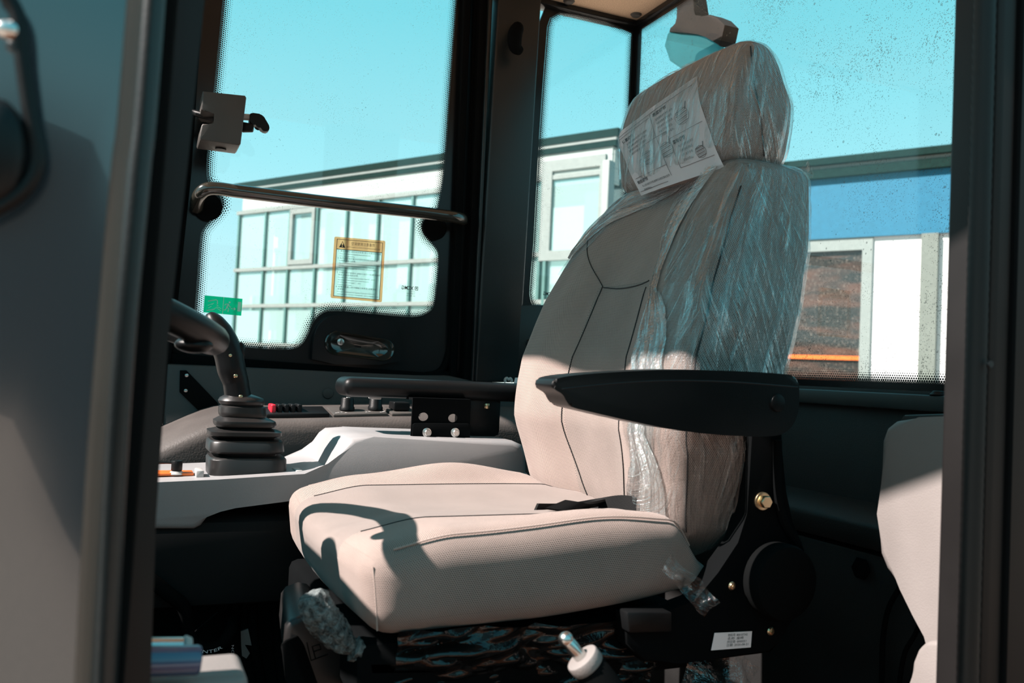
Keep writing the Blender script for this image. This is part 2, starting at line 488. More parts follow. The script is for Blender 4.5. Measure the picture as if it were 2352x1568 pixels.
def hexbolt(bm, c, n, r, t):
    n = V(n).normalized(); a = n.orthogonal().normalized(); b = n.cross(a); c = V(c)
    cyl(bm, c, c + n * t * .35, r * 1.35, seg=24, bevel=t * .08)
    prism(bm, [c + n * t * .35 + (a * math.cos(PI / 3 * k + .3) + b * math.sin(PI / 3 * k + .3)) * r for k in range(6)], n * t, t * .12, 1)
def screwhead(bm, c, n, r):
    n = V(n).normalized(); cyl(bm, c, V(c) + n * r * .5, r, r * .75, 16, r * .12)
    cyl(bm, V(c) + n * r * .2, V(c) + n * r * .62, r * .35, r * .3, 6)

# text -------------------------------------------------------------
def text_bm(bm, s, mapper, size=.1, x=0.0, y=0.0, width=None, align='LEFT', bold=0.0):
    cu = bpy.data.curves.new('t', 'FONT'); cu.body = s; cu.size = size; cu.align_x = align; cu.fill_mode = 'FRONT' if hasattr(cu, 'fill_mode') else cu.fill_mode
    cu.resolution_u = 2; cu.offset = bold
    cu.dimensions = '2D'
    o = bpy.data.objects.new('t', cu); COL.objects.link(o)
    dg = bpy.context.evaluated_depsgraph_get(); dg.update()
    me = bpy.data.meshes.new_from_object(o.evaluated_get(dg))
    bpy.data.objects.remove(o); bpy.data.curves.remove(cu)
    if len(me.vertices):
        xs = [v.co.x for v in me.vertices]; k = 1.0
        if width and (max(xs) - min(xs)) > 0: k = width / (max(xs) - min(xs))
        b2 = bmesh.new(); b2.from_mesh(me)
        for v in b2.verts: v.co = mapper(v.co.x * k + x, v.co.y + y)
        me2 = bpy.data.meshes.new('t2'); b2.to_mesh(me2); b2.free()
        bm.from_mesh(me2); bpy.data.meshes.remove(me2)
    bpy.data.meshes.remove(me)
def quadmap(tl, tr, br, bl, off):
    tl, tr, br, bl = map(V, (tl, tr, br, bl)); off = V(off)
    def f(s, t): return lerp(lerp(bl, br, s), lerp(tl, tr, s), t) + off
    return f

# ================================================================== THE SETTING
XR, YF = 1.195, 2.0           # rear glass plane, far side glass plane
bm = NB(); box(bm, -.9, 1.35, .52, 2.12, -.03, 0); struct('floor', bm, 'dark_floor')
bm = NB(); box(bm, -60, 60, -60, 90, -1.6, -1.5); struct('ground', bm, 'tarmac')
CT = PY(1458, 62, YF).z      # headliner height
def roofplan(g, z): return [(XR + .02 + g, .50 - g, z), (XR + .02 + g, 2.03 + g, z), (-.29 - g, 2.03 + g, z), (-.29 - g, 1.0, z), (-.08 - g, .50 - g, z)]  # front corner on the door side cut back so sun reaches the grey box
bm = NB(); prism(bm, roofplan(0, CT + .012), (0, 0, .05), .004); roof = struct('ceiling', bm, 'headliner')
for (u, v) in ((1307, 2), (1461, 33)):
    p = PZ(u, v, CT + .012); b = NB(); cyl(b, (p.x, p.y, CT + .013), (p.x, p.y, CT + .006), .015, .012, 20, .002); struct('plug', b, 'latch_grey', roof, label='round brown headliner plug')

# ---- far side: window 1 (hinged glass door with black border)
w1 = [(512, 0), (497, 150), (487, 250), (475, 357), (474, 411), (488, 426), (507, 450), (510, 472), (501, 486), (484, 503), (469, 519), (461, 534), (456, 590), (453, 640), (448, 700), (446, 745), (452, 775), (480, 788), (520, 792), (564, 798), (630, 803), (671, 804), (694, 794), (710, 767), (717, 744), (736, 721), (763, 712), (840, 719), (924, 727), (962, 729), (990, 716), (1000, 698), (1006, 640), (1010, 591), (1007, 574), (992, 556), (978, 541), (970, 522), (972, 508), (985, 495), (1004, 484), (1009, 472), (1022, 400), (1035, 200), (1050, 0), (1054, -60), (1040, -95), (540, -165), (522, -140)]
w1p = chaikin([PY(u, v, YF) for u, v in w1], 2)
o1 = [(440, -260), (1092, -180), (1078, 100), (1062, 400), (1050, 800), (1032, 862), (960, 872), (430, 836), (370, 800), (374, 740), (420, 400), (438, 100)]
o1p = [PY(u, v, YF) for u, v in o1]
win1 = thing('window_1', PY(740, 830, YF), None, None, kind='structure')
bm = NB(); plate(bm, fillet(o1p, .012, 3), [w1p], (0, .006, 0)); struct('glass_border', bm, 'black_gloss', win1, label='opaque black border of the glass')
bm = NB(); prism(bm, [p + V((0, .002, 0)) for p in w1p], (0, .004, 0)); struct('pane', bm, 'glass', win1)
def strip(name, outline, width, pitch, parent, normal, planeoff, inward_sign=1, closed=True):
    pts = []
    for i in range(len(outline)):
        a, b = V(outline[i]), V(outline[(i + 1) % len(outline)])
        m = max(1, int((b - a).length / .012))
        for k in range(m): pts.append(a + (b - a) * k / m)
    n = len(pts); normal = V(normal)
    # smoothed tangents
    L = [0]
    for i in range(n): L.append(L[-1] + (pts[(i + 1) % n] - pts[i]).length)
    ins = []
    cen = sum(pts, V((0, 0, 0))) / n
    area = sum((pts[i] - cen).cross(pts[(i + 1) % n] - cen).dot(normal) for i in range(n))
    for i in range(n):
        t = (pts[(i + 1) % n] - pts[i - 1]).normalized()
        s = normal.cross(t)
        if area < 0: s = -s
        ins.append(s)
    bm = NB(); uvl = bm.loops.layers.uv.verify()
    o = [bm.verts.new(p + planeoff) for p in pts]; q = [bm.verts.new(p + s * width + planeoff) for p, s in zip(pts, ins)]
    for i in range(n):
        j = (i + 1) % n
        f = bm.faces.new((o[i], o[j], q[j], q[i]))
        for lp, uv in zip(f.loops, ((L[i], 0), (L[i + 1], 0), (L[i + 1], width), (L[i], width))): lp[uvl].uv = (uv[0] / pitch, uv[1] / pitch)
    return struct(name, bm, 'frit', parent, label='dotted fade along the glass edge', flat=True)
strip('dot_border', w1p, .022, .0047, win1, (0, 1, 0), V((0, -.0012, 0)))

# maker's mark printed on the outside of both side panes (reads mirrored from inside)
def makers_mark(u0, v0, w_px, parent, Y):
    tl = PY(u0, v0, Y); s = (PY(u0 + w_px, v0 + w_px * .045, Y) - tl).length
    def mp(x, y): return tl + V((s - x * s, -.0016, (y - .2) * s))     # mirrored
    bm = NB(); text_bm(bm, 'XCMG', mp, size=.30, x=.28, y=0, width=.72, bold=.006)
    a = [(.0, .0), (.20, .0), (.20, .22), (.0, .22)]
    plate(bm, [mp(*p) for p in a], [[mp(*p) for p in ((.03, .03), (.17, .03), (.17, .19), (.03, .19))]], (0, -.0002, 0))
    prism(bm, [mp(*p) for p in ((.045, .16), (.155, .16), (.10, .05))], (0, -.0002, 0))
    text_bm(bm, 'SAFETY GLASS', mp, size=.085, x=.16, y=-.13, width=.4)
    text_bm(bm, 'TEMPERED', mp, size=.085, x=.16, y=-.25, width=.5)
    text_bm(bm, 'E4  43R-00', mp, size=.085, x=.16, y=-.37, width=.5)
    struct('glass_mark', bm, 'print', parent, label='mirrored black maker mark printed on the pane', flat=True)
makers_mark(922, 656, 38, win1, YF)

# rubber seal around the hinged glass
bm = NB()
o1b = [(466, -240), (1085, -160), (1068, 100), (1052, 400), (1036, 800), (1018, 856), (965, 864), (430, 822), (392, 806), (394, 740), (430, 400), (450, 100)]
tube(bm, fillet([PY(u, v, YF - .004) for u, v in o1b], .03, 6), .0085, 10, closed=True); struct('seal', bm, 'rubber', win1)

# far wall: frame around window 1, pillar, window 2
bm = NB()
prism(bm, [PY(u, v, 2.03) for u, v in ((300, -320), (466, -240), (450, 100), (430, 400), (394, 740), (392, 806), (330, 1300), (250, 1300))], (0, -.05, 0), .004)
struct('trim_1', bm, 'black_paint')
bm = NB(); prism(bm, [PY(u, v, 2.02) for u, v in ((430, 815), (965, 858), (1028, 850), (1100, 880), (1100, 905), (390, 850), (388, 808))], (0, -.035, 0), .004); struct('trim_2', bm, 'black_paint')
# door jamb mouldings between the two side windows
for k, (tu, bu, w, y, mt_) in enumerate(((1082, 1042, 16, 1.975, 'rubber'), (1104, 1062, 14, 1.985, 'black_paint'), (1122, 1076, 20, 1.965, 'rubber'), (1137, 1088, 9, 1.955, 'pillar'))):
    bm = NB(); prism(bm, [PY(tu - w / 2, -200, y), PY(tu + w / 2, -200, y), PY(bu + w / 2, 885, y), PY(bu - w / 2, 885, y)], (0, .05, 0), .0035, 3)
    struct('trim_%d' % (3 + k), bm, mt_)
bm = NB(); prism(bm, [PY(u, v, 1.945) for u, v in ((1157, -200), (1256, -200), (1191, 878), (1092, 878))], (0, .09, 0), .005, 3); pil = struct('trim_7', bm, 'pillar')
bm = NB(); prism(bm, [PY(u, v, 1.945) for u, v in ((1190, 700), (1560, 700), (1560, 885), (1186, 878))], (0, .05, 0), .003)
struct('trim_8', bm, 'pillar')
b = NB(); p = PY(1217, 788, 1.944); cyl(b, p, p + V((0, -.006, 0)), .011, .009, 24, .002); obj('panel_plug', b, 'black_plastic', None, 'round black plug in the dark panel beside the seat back', 'plug')
# coat hook on the pillar
b = NB(); hk = [PY(u, v, y) for u, v, y in ((1190, 62, 1.945), (1188, 66, 1.90), (1182, 84, 1.89), (1184, 108, 1.90), (1196, 118, 1.905))]
tube(b, catmull(hk, 5), [.010 + .008 * math.sin(PI * i / 20) for i in range(21)], 12)
obj('coat_hook', b, 'rubber', None, 'curved black hook on the dark pillar between the side windows', 'hook')

w2 = [(1239, 303), (1246, 200), (1257, 61), (1264, 40), (1286, 27), (1321, 30), (1390, 46), None, None, (1400, 742), (1300, 731), (1270, 730), (1245, 724), (1229, 712), (1219, 692), (1216, 674), (1219, 630), (1225, 560), (1230, 464)]
w2p = [PY(*p, YF) if p else None for p in w2]
_i = w2p.index(None); w2p[_i] = V((XR - .010, YF, CT - .016)); w2p[_i + 1] = V((XR - .010, YF, .88))
o2 = [(1256, -20), (1459, 52), (1466, 60), (1480, 760), (1180, 742), (1200, 500)]
o2 = [(1262, -5), (1330, 10), None, None, (1180, 760), (1200, 500), (1235, 60)]
win2 = thing('window_2', PY(1340, 745, YF), None, None, kind='structure')
bm = NB(); plate(bm, [PY(*p, YF) if p else V((XR + .004, YF, (CT + .006) if i_ == 2 else .86)) for i_, p in enumerate(o2)], [w2p], (0, .006, 0)); struct('glass_border', bm, 'black_gloss', win2)
bm = NB(); prism(bm, [p + V((0, .002, 0)) for p in w2p], (0, .004, 0)); struct('pane', bm, 'glass', win2)
strip('dot_border', w2p, .022, .0047, win2, (0, 1, 0), V((0, -.0012, 0)))
makers_mark(1247, 670, 34, win2, YF)

# rear glass: wraps the whole rear wall above the sill, joined to the side glass at a thin black joint
zt, zb = CT - .012, .765
RY0, RY1 = .56, 1.985
rw = [V((XR, RY1 - .006, zt)), V((XR, RY0 + .02, zt)), V((XR, RY0 + .02, zb)), V((XR, RY1 - .006, zb))]
win3 = thing('window_3', (XR, 1.2, zb), None, None, kind='structure')
bm = NB(); prism(bm, [p + V((.001, 0, 0)) for p in rw], (.004, 0, 0)); struct('pane', bm, 'glass_rear', win3)
out3 = [V((XR, RY1 + .012, zt + .03)), V((XR, RY0 - .03, zt + .03)), V((XR, RY0 - .03, zb - .03)), V((XR, RY1 + .012, zb - .03))]
bm = NB(); plate(bm, out3, [rw], (.006, 0, 0)); struct('glass_border', bm, 'black_gloss', win3)
strip('dot_border', rw, .022, .0047, win3, (1, 0, 0), V((-.0012, 0, 0)))
# headliner edge trim (black) along the top of the far and rear glass
bm = NB(); box(bm, .40, XR + .01, 1.985, 2.03, CT - .002, CT + .03, .003); box(bm, XR - .008, XR + .02, .5, 2.0, CT - .002, CT + .03, .003); struct('trim_9', bm, 'black_gloss')
bm = NB(); prism(bm, roofplan(.03, CT + .062), (0, 0, .10), .02); struct('ceiling_shell', bm, 'yellow_paint')
# rear wall below the sill
bm = NB(); box(bm, XR - .006, XR + .05, .42, 2.08, -.02, zb - .012, .003); struct('wall_rear', bm, 'rear_panel')
bm = NB(); box(bm, XR - .035, XR - .004, .5, 1.98, zb - .045, zb - .018, .006); struct('trim_10', bm, 'sill')
zl = PX(1850, 1178, XR - .02).z
bm = NB(); prism(bm, [(XR - .05, .55, zl - .030), (XR - .05, .55, zl + .01), (XR - .004, .55, zl + .045), (XR - .004, .55, zl - .03)], (0, 1.43, 0), .006); struct('trim_11', bm, 'rear_panel')
bm = NB(); box(bm, XR - .030, XR - .004, .55, 1.98, .0, zl - .040, .006); struct('trim_12', bm, 'rear_panel')
b = NB(); p = PX(1980, 1305, XR - .034); cyl(b, p, p + V((-.010, 0, 0)), .020, .016, 6, .003); obj('wall_bolt', b, 'rubber', None, 'dark hexagonal bolt cap low on the rear panel', 'bolt')
b = NB(); p = PX(2160, 906, XR - .02); cyl(b, V((p.x, p.y, zb - .019)), V((p.x, p.y, zb - .011)), .016, .012, 20, .002); obj('sill_plug', b, 'black_plastic', None, 'flat round black plug on the rear window sill', 'plug')
# side wall below far window
bm = NB(); prism(bm, [PY(u, v, 1.955) for u, v in ((385, 835), (960, 862), (1030, 862), (1110, 880), (1700, 905), (1700, 1500), (340, 1500))], (0, .06, 0), .004); struct('wall_right', bm, 'trim_grey')
bm = NB(); box(bm, -.6, 1.1, 1.76, 1.94, .0, .325, .004); struct('trim_21', bm, 'dark_floor')
# front: header, windscreen corner post and lower front panel (all hidden from this camera, they shade the cab)
bm = NB(); prism(bm, [(-.33, 2.03, CT - .02), (-.33, .99, CT - .02), (-.11, .5, CT - .02), (-.07, .5, CT - .02), (-.28, 1.0, CT - .02), (-.28, 2.03, CT - .02)], (0, 0, .03), .003); struct('wall_front', bm, 'black_paint')
bm = NB(); box(bm, -.56, -.50, .5, 2.03, 0, .88, .01); struct('trim_20', bm, 'black_paint')
bm = NB(); prism(bm, [(-.36, 1.96, CT), (-.31, 1.96, CT), (-.42, 1.96, 0), (-.5, 1.96, 0)], (0, .07, 0), .01); struct('trim_13', bm, 'black_paint')

# ================================================================== FOREGROUND DOORWAY
# rear post of the doorway with its ribbed rubber seal
YD = .52
def lean(u_top, u_bot, v): return lerp(u_top, u_bot, v / 1568)
bm = NB(); prism(bm, [PY(lean(2300, 2258, -2100), -2100, YD), PY(2800, -2100, YD), PY(2660, 1900, YD), PY(lean(2300, 2258, 1900), 1900, YD)], (0, .05, 0), .006, 3)
struct('trim_14', bm, 'door_trim')
bm = NB(); pts = []
for i in range(341):
    v = -2100 + 4000 * i / 340; pts.append(PY(lean(2263, 2222, v), v, YD + .01))
tube(bm, pts, [.0088 + (.0005 if i % 2 else 0) for i in range(341)], 12); struct('trim_15', bm, 'door_trim')
b = NB(); prism(b, [PY(lean(2345, 2304, v_), v_, YD - .004) for v_ in (-2100, 1900)] + [PY(lean(2356, 2314, v_), v_, YD - .004) for v_ in (1900, -2100)], (0, .012, 0), .0015); struct('trim_16', b, 'black_paint')
b = NB(); p = PY(2270, 836, YD - .003); cyl(b, p, p + V((0, -.003, 0)), .003, .003, 12); struct('trim_17', b, 'screw_hole')
# front post of the doorway
bm = NB(); prism(bm, [PY(u, v, .62) for u, v in ((590, -2300), (656, -2300), (470, 0), (432, 370), (388, 760), (358, 1200), (346, 1568), (338, 1900), (180, 1900), (300, 900), (385, 0))], (0, .07, 0), .006, 3)
struct('trim_18', bm, 'door_trim')
bm = NB(); tube(bm, [PY(lerp(540, 215, i / 80), lerp(-2240, 1800, i / 80), .56) for i in range(81)], .012, 12); struct('trim_19', bm, 'rubber')
# open door leaf
dr = thing('door_1', PY(120, 1700, .50), None, None, kind='structure')
YL = .46
bm = NB(); prism(bm, [PY(u, v, YL) for u, v in ((-260, -2100), (455, -2100), (305, 0), (270, 400), (238, 760), (212, 1100), (186, 1568), (172, 1900), (-260, 1900))], (0, .012, 0), .004); struct('door_panel', bm, 'door_gloss', dr, label='dark glossy door surface mirroring the sky')
bm = NB(); tube(bm, catmull([PY(u, v, YL + .002) for u, v in ((459, -2100), (309, 0), (272, 400), (241, 760), (215, 1100), (190, 1568), (176, 1900))], 8), .0042, 10); struct('door_edge', bm, 'frame_brown', dr)
bm = NB(); tube(bm, catmull([PY(u, v, YL + .045) for u, v in ((500, -2100), (352, 0), (318, 400), (285, 760), (262, 1100), (240, 1568), (228, 1900))], 8), .0065, 10); struct('door_seal', bm, 'pillar', dr)
bm = NB(); sphere(bm, PY(-12, 350, YL - .012), .013, 1, .6, 1.9); obj('reflected_blob', bm, 'soft_black', None, 'blurred dark rounded housing on the glossy door, cut by the left picture edge', 'housing')  # solid dark form modelled in place of a reflection in the door
bm = NB(); tube(bm, catmull([PY(u, v, YL - .012) for u, v in ((-12, -40), (38, 30), (52, 140), (68, 250), (86, 340), (80, 395), (50, 440), (0, 475), (-60, 500))], 6), .0035, 10); obj('reflected_curve', bm, 'soft_black', None, 'thin dark curved rod in front of the glossy door at far left', 'rod')  # tube drawn for a curved reflection on the door skin
b = NB(); sphere(b, PY(22, 70, YL - .012), .005, 1.4, .8, .9); obj('reflected_glint', b, 'steel', None, 'tiny bright metal clip at the top left on the glossy door', 'clip')  # bright bead put where the door reflects a pale spot

# unseen platform outside the doorway, added to bounce warm orange light into the cab
bm = NB(); box(bm, -.5, 2.3, -.75, .42, -.16, -.10, .01); obj('fender', bm, 'yellow_paint', None, 'orange yellow machine platform below the open door', 'fender')
# shed unseen behind the camera, added to darken the glossy door's reflection
bm = NB(); box(bm, -50, 40, -13, -9, -1.5, 2.4); obj('shed', bm, 'b_backdrop', None, 'dark brown shed across the yard', 'shed')

# ================================================================== SEAT
SY = 1.15
seat = thing('operator_seat', (.48, SY, .12), 'grey beige woven cab seat with high back, half covered in clear plastic', 'seat')
WT = [(.50, .165), (.56, .225), (.66, .252), (.74, .255), (.84, .245), (.94, .222), (1.03, .19), (1.10, .165)]
XF = [(.50, .685), (.58, .655), (.68, .635), (.78, .64), (.88, .672), (.97, .716), (1.05, .765), (1.10, .785)]
XB = [(.50, .715), (.58, .735), (.68, .765), (.78, .80), (.88, .835), (.97, .865), (1.05, .885), (1.10, .89)]
ZB0, ZB1 = .515, 1.085
def lin(tab, x):
    if x <= tab[0][0]: return tab[0][1]
    for (a, va), (b, vb) in zip(tab, tab[1:]):
        if x <= b: return va + (vb - va) * (x - a) / (b - a)
    return tab[-1][1]
BH = V((.07, .25, (ZB1 - ZB0) / 2))
def back_fn(Q, p):
    z = (ZB0 + ZB1) / 2 + Q.z
    xn, yn = Q.x / BH.x, Q.y / BH.y
    # shoulders drop towards the sides
    z -= .022 * abs(yn) ** 3 * smooth(.95, 1.08, z)
    w, xf, xb = lin(WT, z), lin(XF, z), lin(XB, z)
    X = lerp(xf, xb, (xn + 1) / 2)
    front = max(0, -xn)
    # side bolsters stand forward, centre dished, slight lumbar bulge
    X += front * (-.016 * smooth(.30, .68, abs(yn)) + .012 * (1 - smooth(.15, .5, abs(yn))))
    X += front * (-.006 * math.exp(-((z - .70) / .06) ** 2))
    ridge = 1 - .5 * smooth(0, 1, abs(yn))
    return V((X, SY + yn * w, z))
bm = NB(); rbox(bm, (0, 0, 0), BH, .026, (8, 44, 60), back_fn, fac=lambda a, s, m: 1 if (a == 0 and s < 0 and abs(m[1]) < .31 and -.98 < m[2] < .33) else 0)
back = obj('backrest', bm, ['weave', 'weave_mid'], seat)
def back_pt(yn, z, off=-.0008):
    zn = (z - (ZB0 + ZB1) / 2)
    q = back_fn(V((-BH.x, yn * BH.y, zn)), None); return q + V((off, 0, 0))
def seam(pts, r, parent, mat='screw_hole'):
    b = NB(); tube(b, pts, r, 6); return obj('seam', b, mat, parent)
seam([back_pt(lerp(-.29, .29, i / 40), .895 - .006 * math.cos(PI * (i / 20 - 1) / 2)) for i in range(41)], .0009, back)
for s in (-1, 1):
    seam([back_pt(s * (.29 + (.62 * (z - .895) / .11 if z > .895 else .06 * smooth(.895, .70, z) - .10 * smooth(.68, .54, z))), z) for z in [.54 + .0115 * i for i in range(41 if s > 0 else 31)]], .0009, back)
    # side edge piping
    seam([back_fn(V((-BH.x * .80, s * BH.y, z - (ZB0 + ZB1) / 2)), None) + V((0, s * .0003, 0)) for z in [.56 + .0125 * i for i in range(39)]], .0011, back)

# headrest
HZ0, HZ1, HX0, HX1, HW = 1.058, 1.252, .752, .872, .168
HH = V(((HX1 - HX0) / 2, HW, (HZ1 - HZ0) / 2))
def head_fn(Q, p):
    xn, yn, zn = Q.x / HH.x, Q.y / HH.y, Q.z / HH.z
    z = (HZ0 + HZ1) / 2 + Q.z
    w = HW * (1 - .02 * smooth(.2, 1.0, zn) - .08 * smooth(-.1, -1.0, zn))
    X = (HX0 + HX1) / 2 + Q.x - .006 * max(0, -xn) * math.cos(yn * PI / 2) + .018 * smooth(0, 1, zn) * max(0, -xn)
    z -= .006 * abs(yn) ** 2.5 * smooth(-.2, 1, zn) + .040 * smooth(-.1, 1, xn) * smooth(-.2, 1, zn)
    X -= .022 * smooth(.0, 1, xn) * smooth(0, 1, zn) + .004 * smooth(.3, 1, xn)
    return V((X, SY + yn * w, z))
bm = NB(); rbox(bm, (0, 0, 0), HH, .034, (10, 30, 20), head_fn)
head = obj('headrest', bm, 'weave', seat)
seam([head_fn(V((HH.x * lerp(.15, -.92, (z + 1) / 2), -HH.y, HH.z * z)), None) + V((0, -.0006, 0)) for z in [-.8 + .08 * i for i in range(21)]], .0010, head)

# cushion
CX0, CX1, CW = .236, .715, .252
CZB, CZT = .468, .572
CH = V(((CX1 - CX0) / 2, CW, (CZT - CZB) / 2))
def cush_fn(Q, p):
    xn, yn, zn = Q.x / CH.x, Q.y / CH.y, Q.z / CH.z
    up = (zn + 1) / 2
    X = (CX0 + CX1) / 2 + Q.x; z = (CZB + CZT) / 2 + Q.z
    rear = smooth(-.4, .8, xn)
    bol = smooth(.52, .86, abs(yn))
    z += up * (bol * ((.004 + .022 * math.exp(-((xn - .10) / .45) ** 2)) * (1 if yn > 0 else .5 + .5 * smooth(-.2, .7, xn))) - .010 * (1 - smooth(.1, .5, abs(yn))))
    z -= up * .060 * smooth(.62, 1.0, xn) * smooth(.3, .8, abs(yn))
    z -= up * .018 * smooth(-.55, -1.0, xn)                    # waterfall front
    z += 0
    z += (1 - up) * (-.005 * smooth(.3, -1, xn) + .02 * smooth(-.2, 1, xn))
    X -= .010 * (1 - abs(yn) ** 2) * max(0, -xn) * 1.0       # bowed front
    X += (1 - up) * .012 * smooth(-.5, -1, xn)
    X -= .02 * smooth(.7, 1, abs(yn)) * smooth(.6, 1, xn)
    Y = SY + yn * (CW - .02 * smooth(.3, 1, xn) + .004 * math.sin(up * PI))
    return V((X, Y, z))
bm = NB(); rbox(bm, (0, 0, 0), CH, .030, (40, 44, 8), cush_fn, fac=lambda a, s, m: 1 if ((a == 2 and s > 0 and abs(m[1]) < .56) or (a == 0 and s < 0 and abs(m[1]) < .56)) else 0)
cush = obj('seat_cushion', bm, ['weave', 'weave_flat'], seat)
for s in (-1, 1):
    seam([cush_fn(V((CH.x * x, s * CH.y * .56, CH.z)), None) + V((0, 0, .0004)) for x in [-.88 + .045 * i for i in range(40)]], .0008, cush)
    seam([cush_fn(V((CH.x * x, s * (CH.y - .010), CH.z - .0045)), None) + V((0, 0, .0006)) for x in [-.86 + .04 * i for i in range(43)]], .0012, cush, 'weave')
seam([cush_fn(V((-CH.x + .010, -CH.y + .009, CH.z * z)), None) + V((-.0004, -.0004, 0)) for z in [-.8 + .08 * i for i in range(19)]], .0010, cush, 'weave')

# armrest on the near side
ar = [(1268, 880), (1278, 868), (1325, 860), (1430, 853), (1540, 848), (1680, 851), (1800, 858), (1830, 864), (1836, 880), (1836, 940), (1824, 975), (1800, 998), (1760, 1003), (1680, 1001), (1560, 990), (1430, 963), (1350, 944), (1314, 936), (1302, 924), (1293, 905), (1278, 897), (1269, 889)]
bm = NB(); prism(bm, chaikin([PY(u, v, .838) for u, v in ar], 2), (0, .046, 0), .0065, 4)
arm = obj('armrest', bm, 'soft_black', seat, label='black moulded armrest on the near side')
bm = NB(); tube(bm, catmull([PY(u, v, .8385) for u, v in ((1290, 893), (1420, 880), (1540, 874), (1680, 877), (1832, 889))], 8), .0011, 6); obj('crease', bm, 'screw_hole', arm)
bm = NB(); p = PY(1785, 925, .838); cyl(bm, p + V((0, .003, 0)), p + V((0, -.0025, 0)), .0125, .0105, 32, .0012); obj('pivot_cap', bm, 'black_plastic', arm, label='round black pivot cap')

# side frame and recliner hardware
sf = [(1722, 985), (1798, 985), (1800, 1130), (1815, 1200), (1850, 1262), (1852, 1380), (1785, 1470), (1770, 1500), (1560, 1524), (1480, 1520), (1440, 1480), (1438, 1412), (1540, 1408), (1600, 1385), (1645, 1310), (1700, 1250), (1722, 1180)]
bm = NB(); prism(bm, [PY(u, v, .885) for u, v in sf], (0, .028, 0), .004, 2); frame = obj('side_frame', bm, 'black_paint', seat)
bm = NB(); tube(bm, catmull([PY(u, v, .882) for u, v in ((1785, 1010), (1786, 1130), (1800, 1195), (1832, 1250))], 8), .006, 8); obj('frame_rib', bm, 'black_paint', frame)
bm = NB(); prism(bm, [PY(u, v, .874) for u, v in ((1440, 1405), (1545, 1405), (1545, 1452), (1445, 1455))], (0, .02, 0), .003); obj('slide_block', bm, 'black_plastic', frame)
p = PY(1780, 1330, .88)
bm = NB(); tube(bm, [p + V((0, y, 0)) for y in (.004, -.018, -.024, -.028, -.0295)], [.047, .0475, .045, .036, .010], 48); obj('recliner_cover', bm, 'rubber', seat, label='large round black cover on the recliner hinge')
bm = NB(); hexbolt(bm, PY(1750, 1150, .884), (-.1, -1, 0), .0085, .009); obj('bolt', bm, 'brass', frame, label='yellow zinc hexagon bolt')
for (u, v) in ((1681, 1345), (1770, 1449)):
    bm = NB(); screwhead(bm, PY(u, v, .884), (0, -1, 0), .0055); obj('screw', bm, 'brass', frame, label='small brass coloured cross screw')
# data label on frame (the square code is left blank)
q = [PY(u, v, .8838) for u, v in ((1641, 1453), (1727, 1449), (1724, 1486), (1633, 1493))]
mp = quadmap(q[0], q[1], q[2], q[3], (0, -.0006, 0))
bm = NB(); prism(bm, q, (0, -.0004, 0)); lab = obj('data_label', bm, 'white_label', seat, label='small white printed data label')
bm = NB()
for k, s in enumerate(('物料号: 800107342', '名称: 座椅', '供应商: 0000251', '日期: 2020-08-21')): text_bm(bm, s, mp, size=.19, x=.36, y=.76 - .2 * k, width=(.52, .42, .50, .55)[k])
obj('print', bm, 'print', lab, flat=True)

# suspension below the cushion
bm = NB()
pr = [(.27, .0), (.27, .04), (.25, .07), (.27, .11), (.25, .15), (.27, .20), (.245, .24), (.235, .30), (.235, .38)]
rings = []
for hx, z in pr:
    rr = []
    for k in range(40):
        a = 2 * PI * k / 40; ca, sa = math.cos(a), math.sin(a)
        m = (abs(ca) ** 5 + abs(sa) ** 5) ** (-1 / 5)
        rr.append((.46 + m * ca * hx * .82, SY + m * sa * hx * .78, z + .002))
    rings.append(rr)
loft(bm, rings); obj('suspension_bellows', bm, 'rubber', seat)
bm = NB(); box(bm, .24, .70, .93, 1.37, .384, .452, .012); obj('seat_pan', bm, 'black_paint', seat)
# front flap of the suspension cover with its embossed mark
fl = [PY(u, v, 1.0) for u, v in ((655, 1442), (668, 1424), (700, 1412), (722, 1416), (760, 1450), (800, 1505), (870, 1640), (700, 1700), (672, 1570), (650, 1500))]
bm = NB(); prism(bm, fl, (.02, .16, 0), .008, 3); flap = obj('suspension_cover', bm, 'boot_rubber', seat, label='dark rubber suspension cover flap at the seat front')
mp = quadmap(PY(695, 1475, 1.0), PY(740, 1462, 1.0), PY(757, 1505, 1.0), PY(705, 1525, 1.0), (0, -.0006, 0))
bm = NB()
tube(bm, [mp(x, y) for x, y in ((.2, .95), (.2, .1), (.95, .1))], .0007, 6); tube(bm, [mp(x, y) for x, y in ((.4, .1), (.4, .7), (.75, .7), (.75, .45), (.4, .45))], .0007, 6); obj('embossed_mark', bm, 'rubber', flap)
bm = NB(); prism(bm, [PY(u, v, .985) for u, v in ((640, 1480), (655, 1466), (672, 1490), (700, 1570), (740, 1680), (690, 1700), (655, 1560))], (.02, .02, 0), .006, 3); obj('cover_fold', bm, 'rubber', flap)
# steel slide rail
bm = NB(); prism(bm, [PY(u, v, .93) for u, v in ((848, 1522), (1080, 1520), (1084, 1546), (852, 1550))], (0, .02, 0), .002); obj('slide_rail', bm, 'bronze_paint', seat)
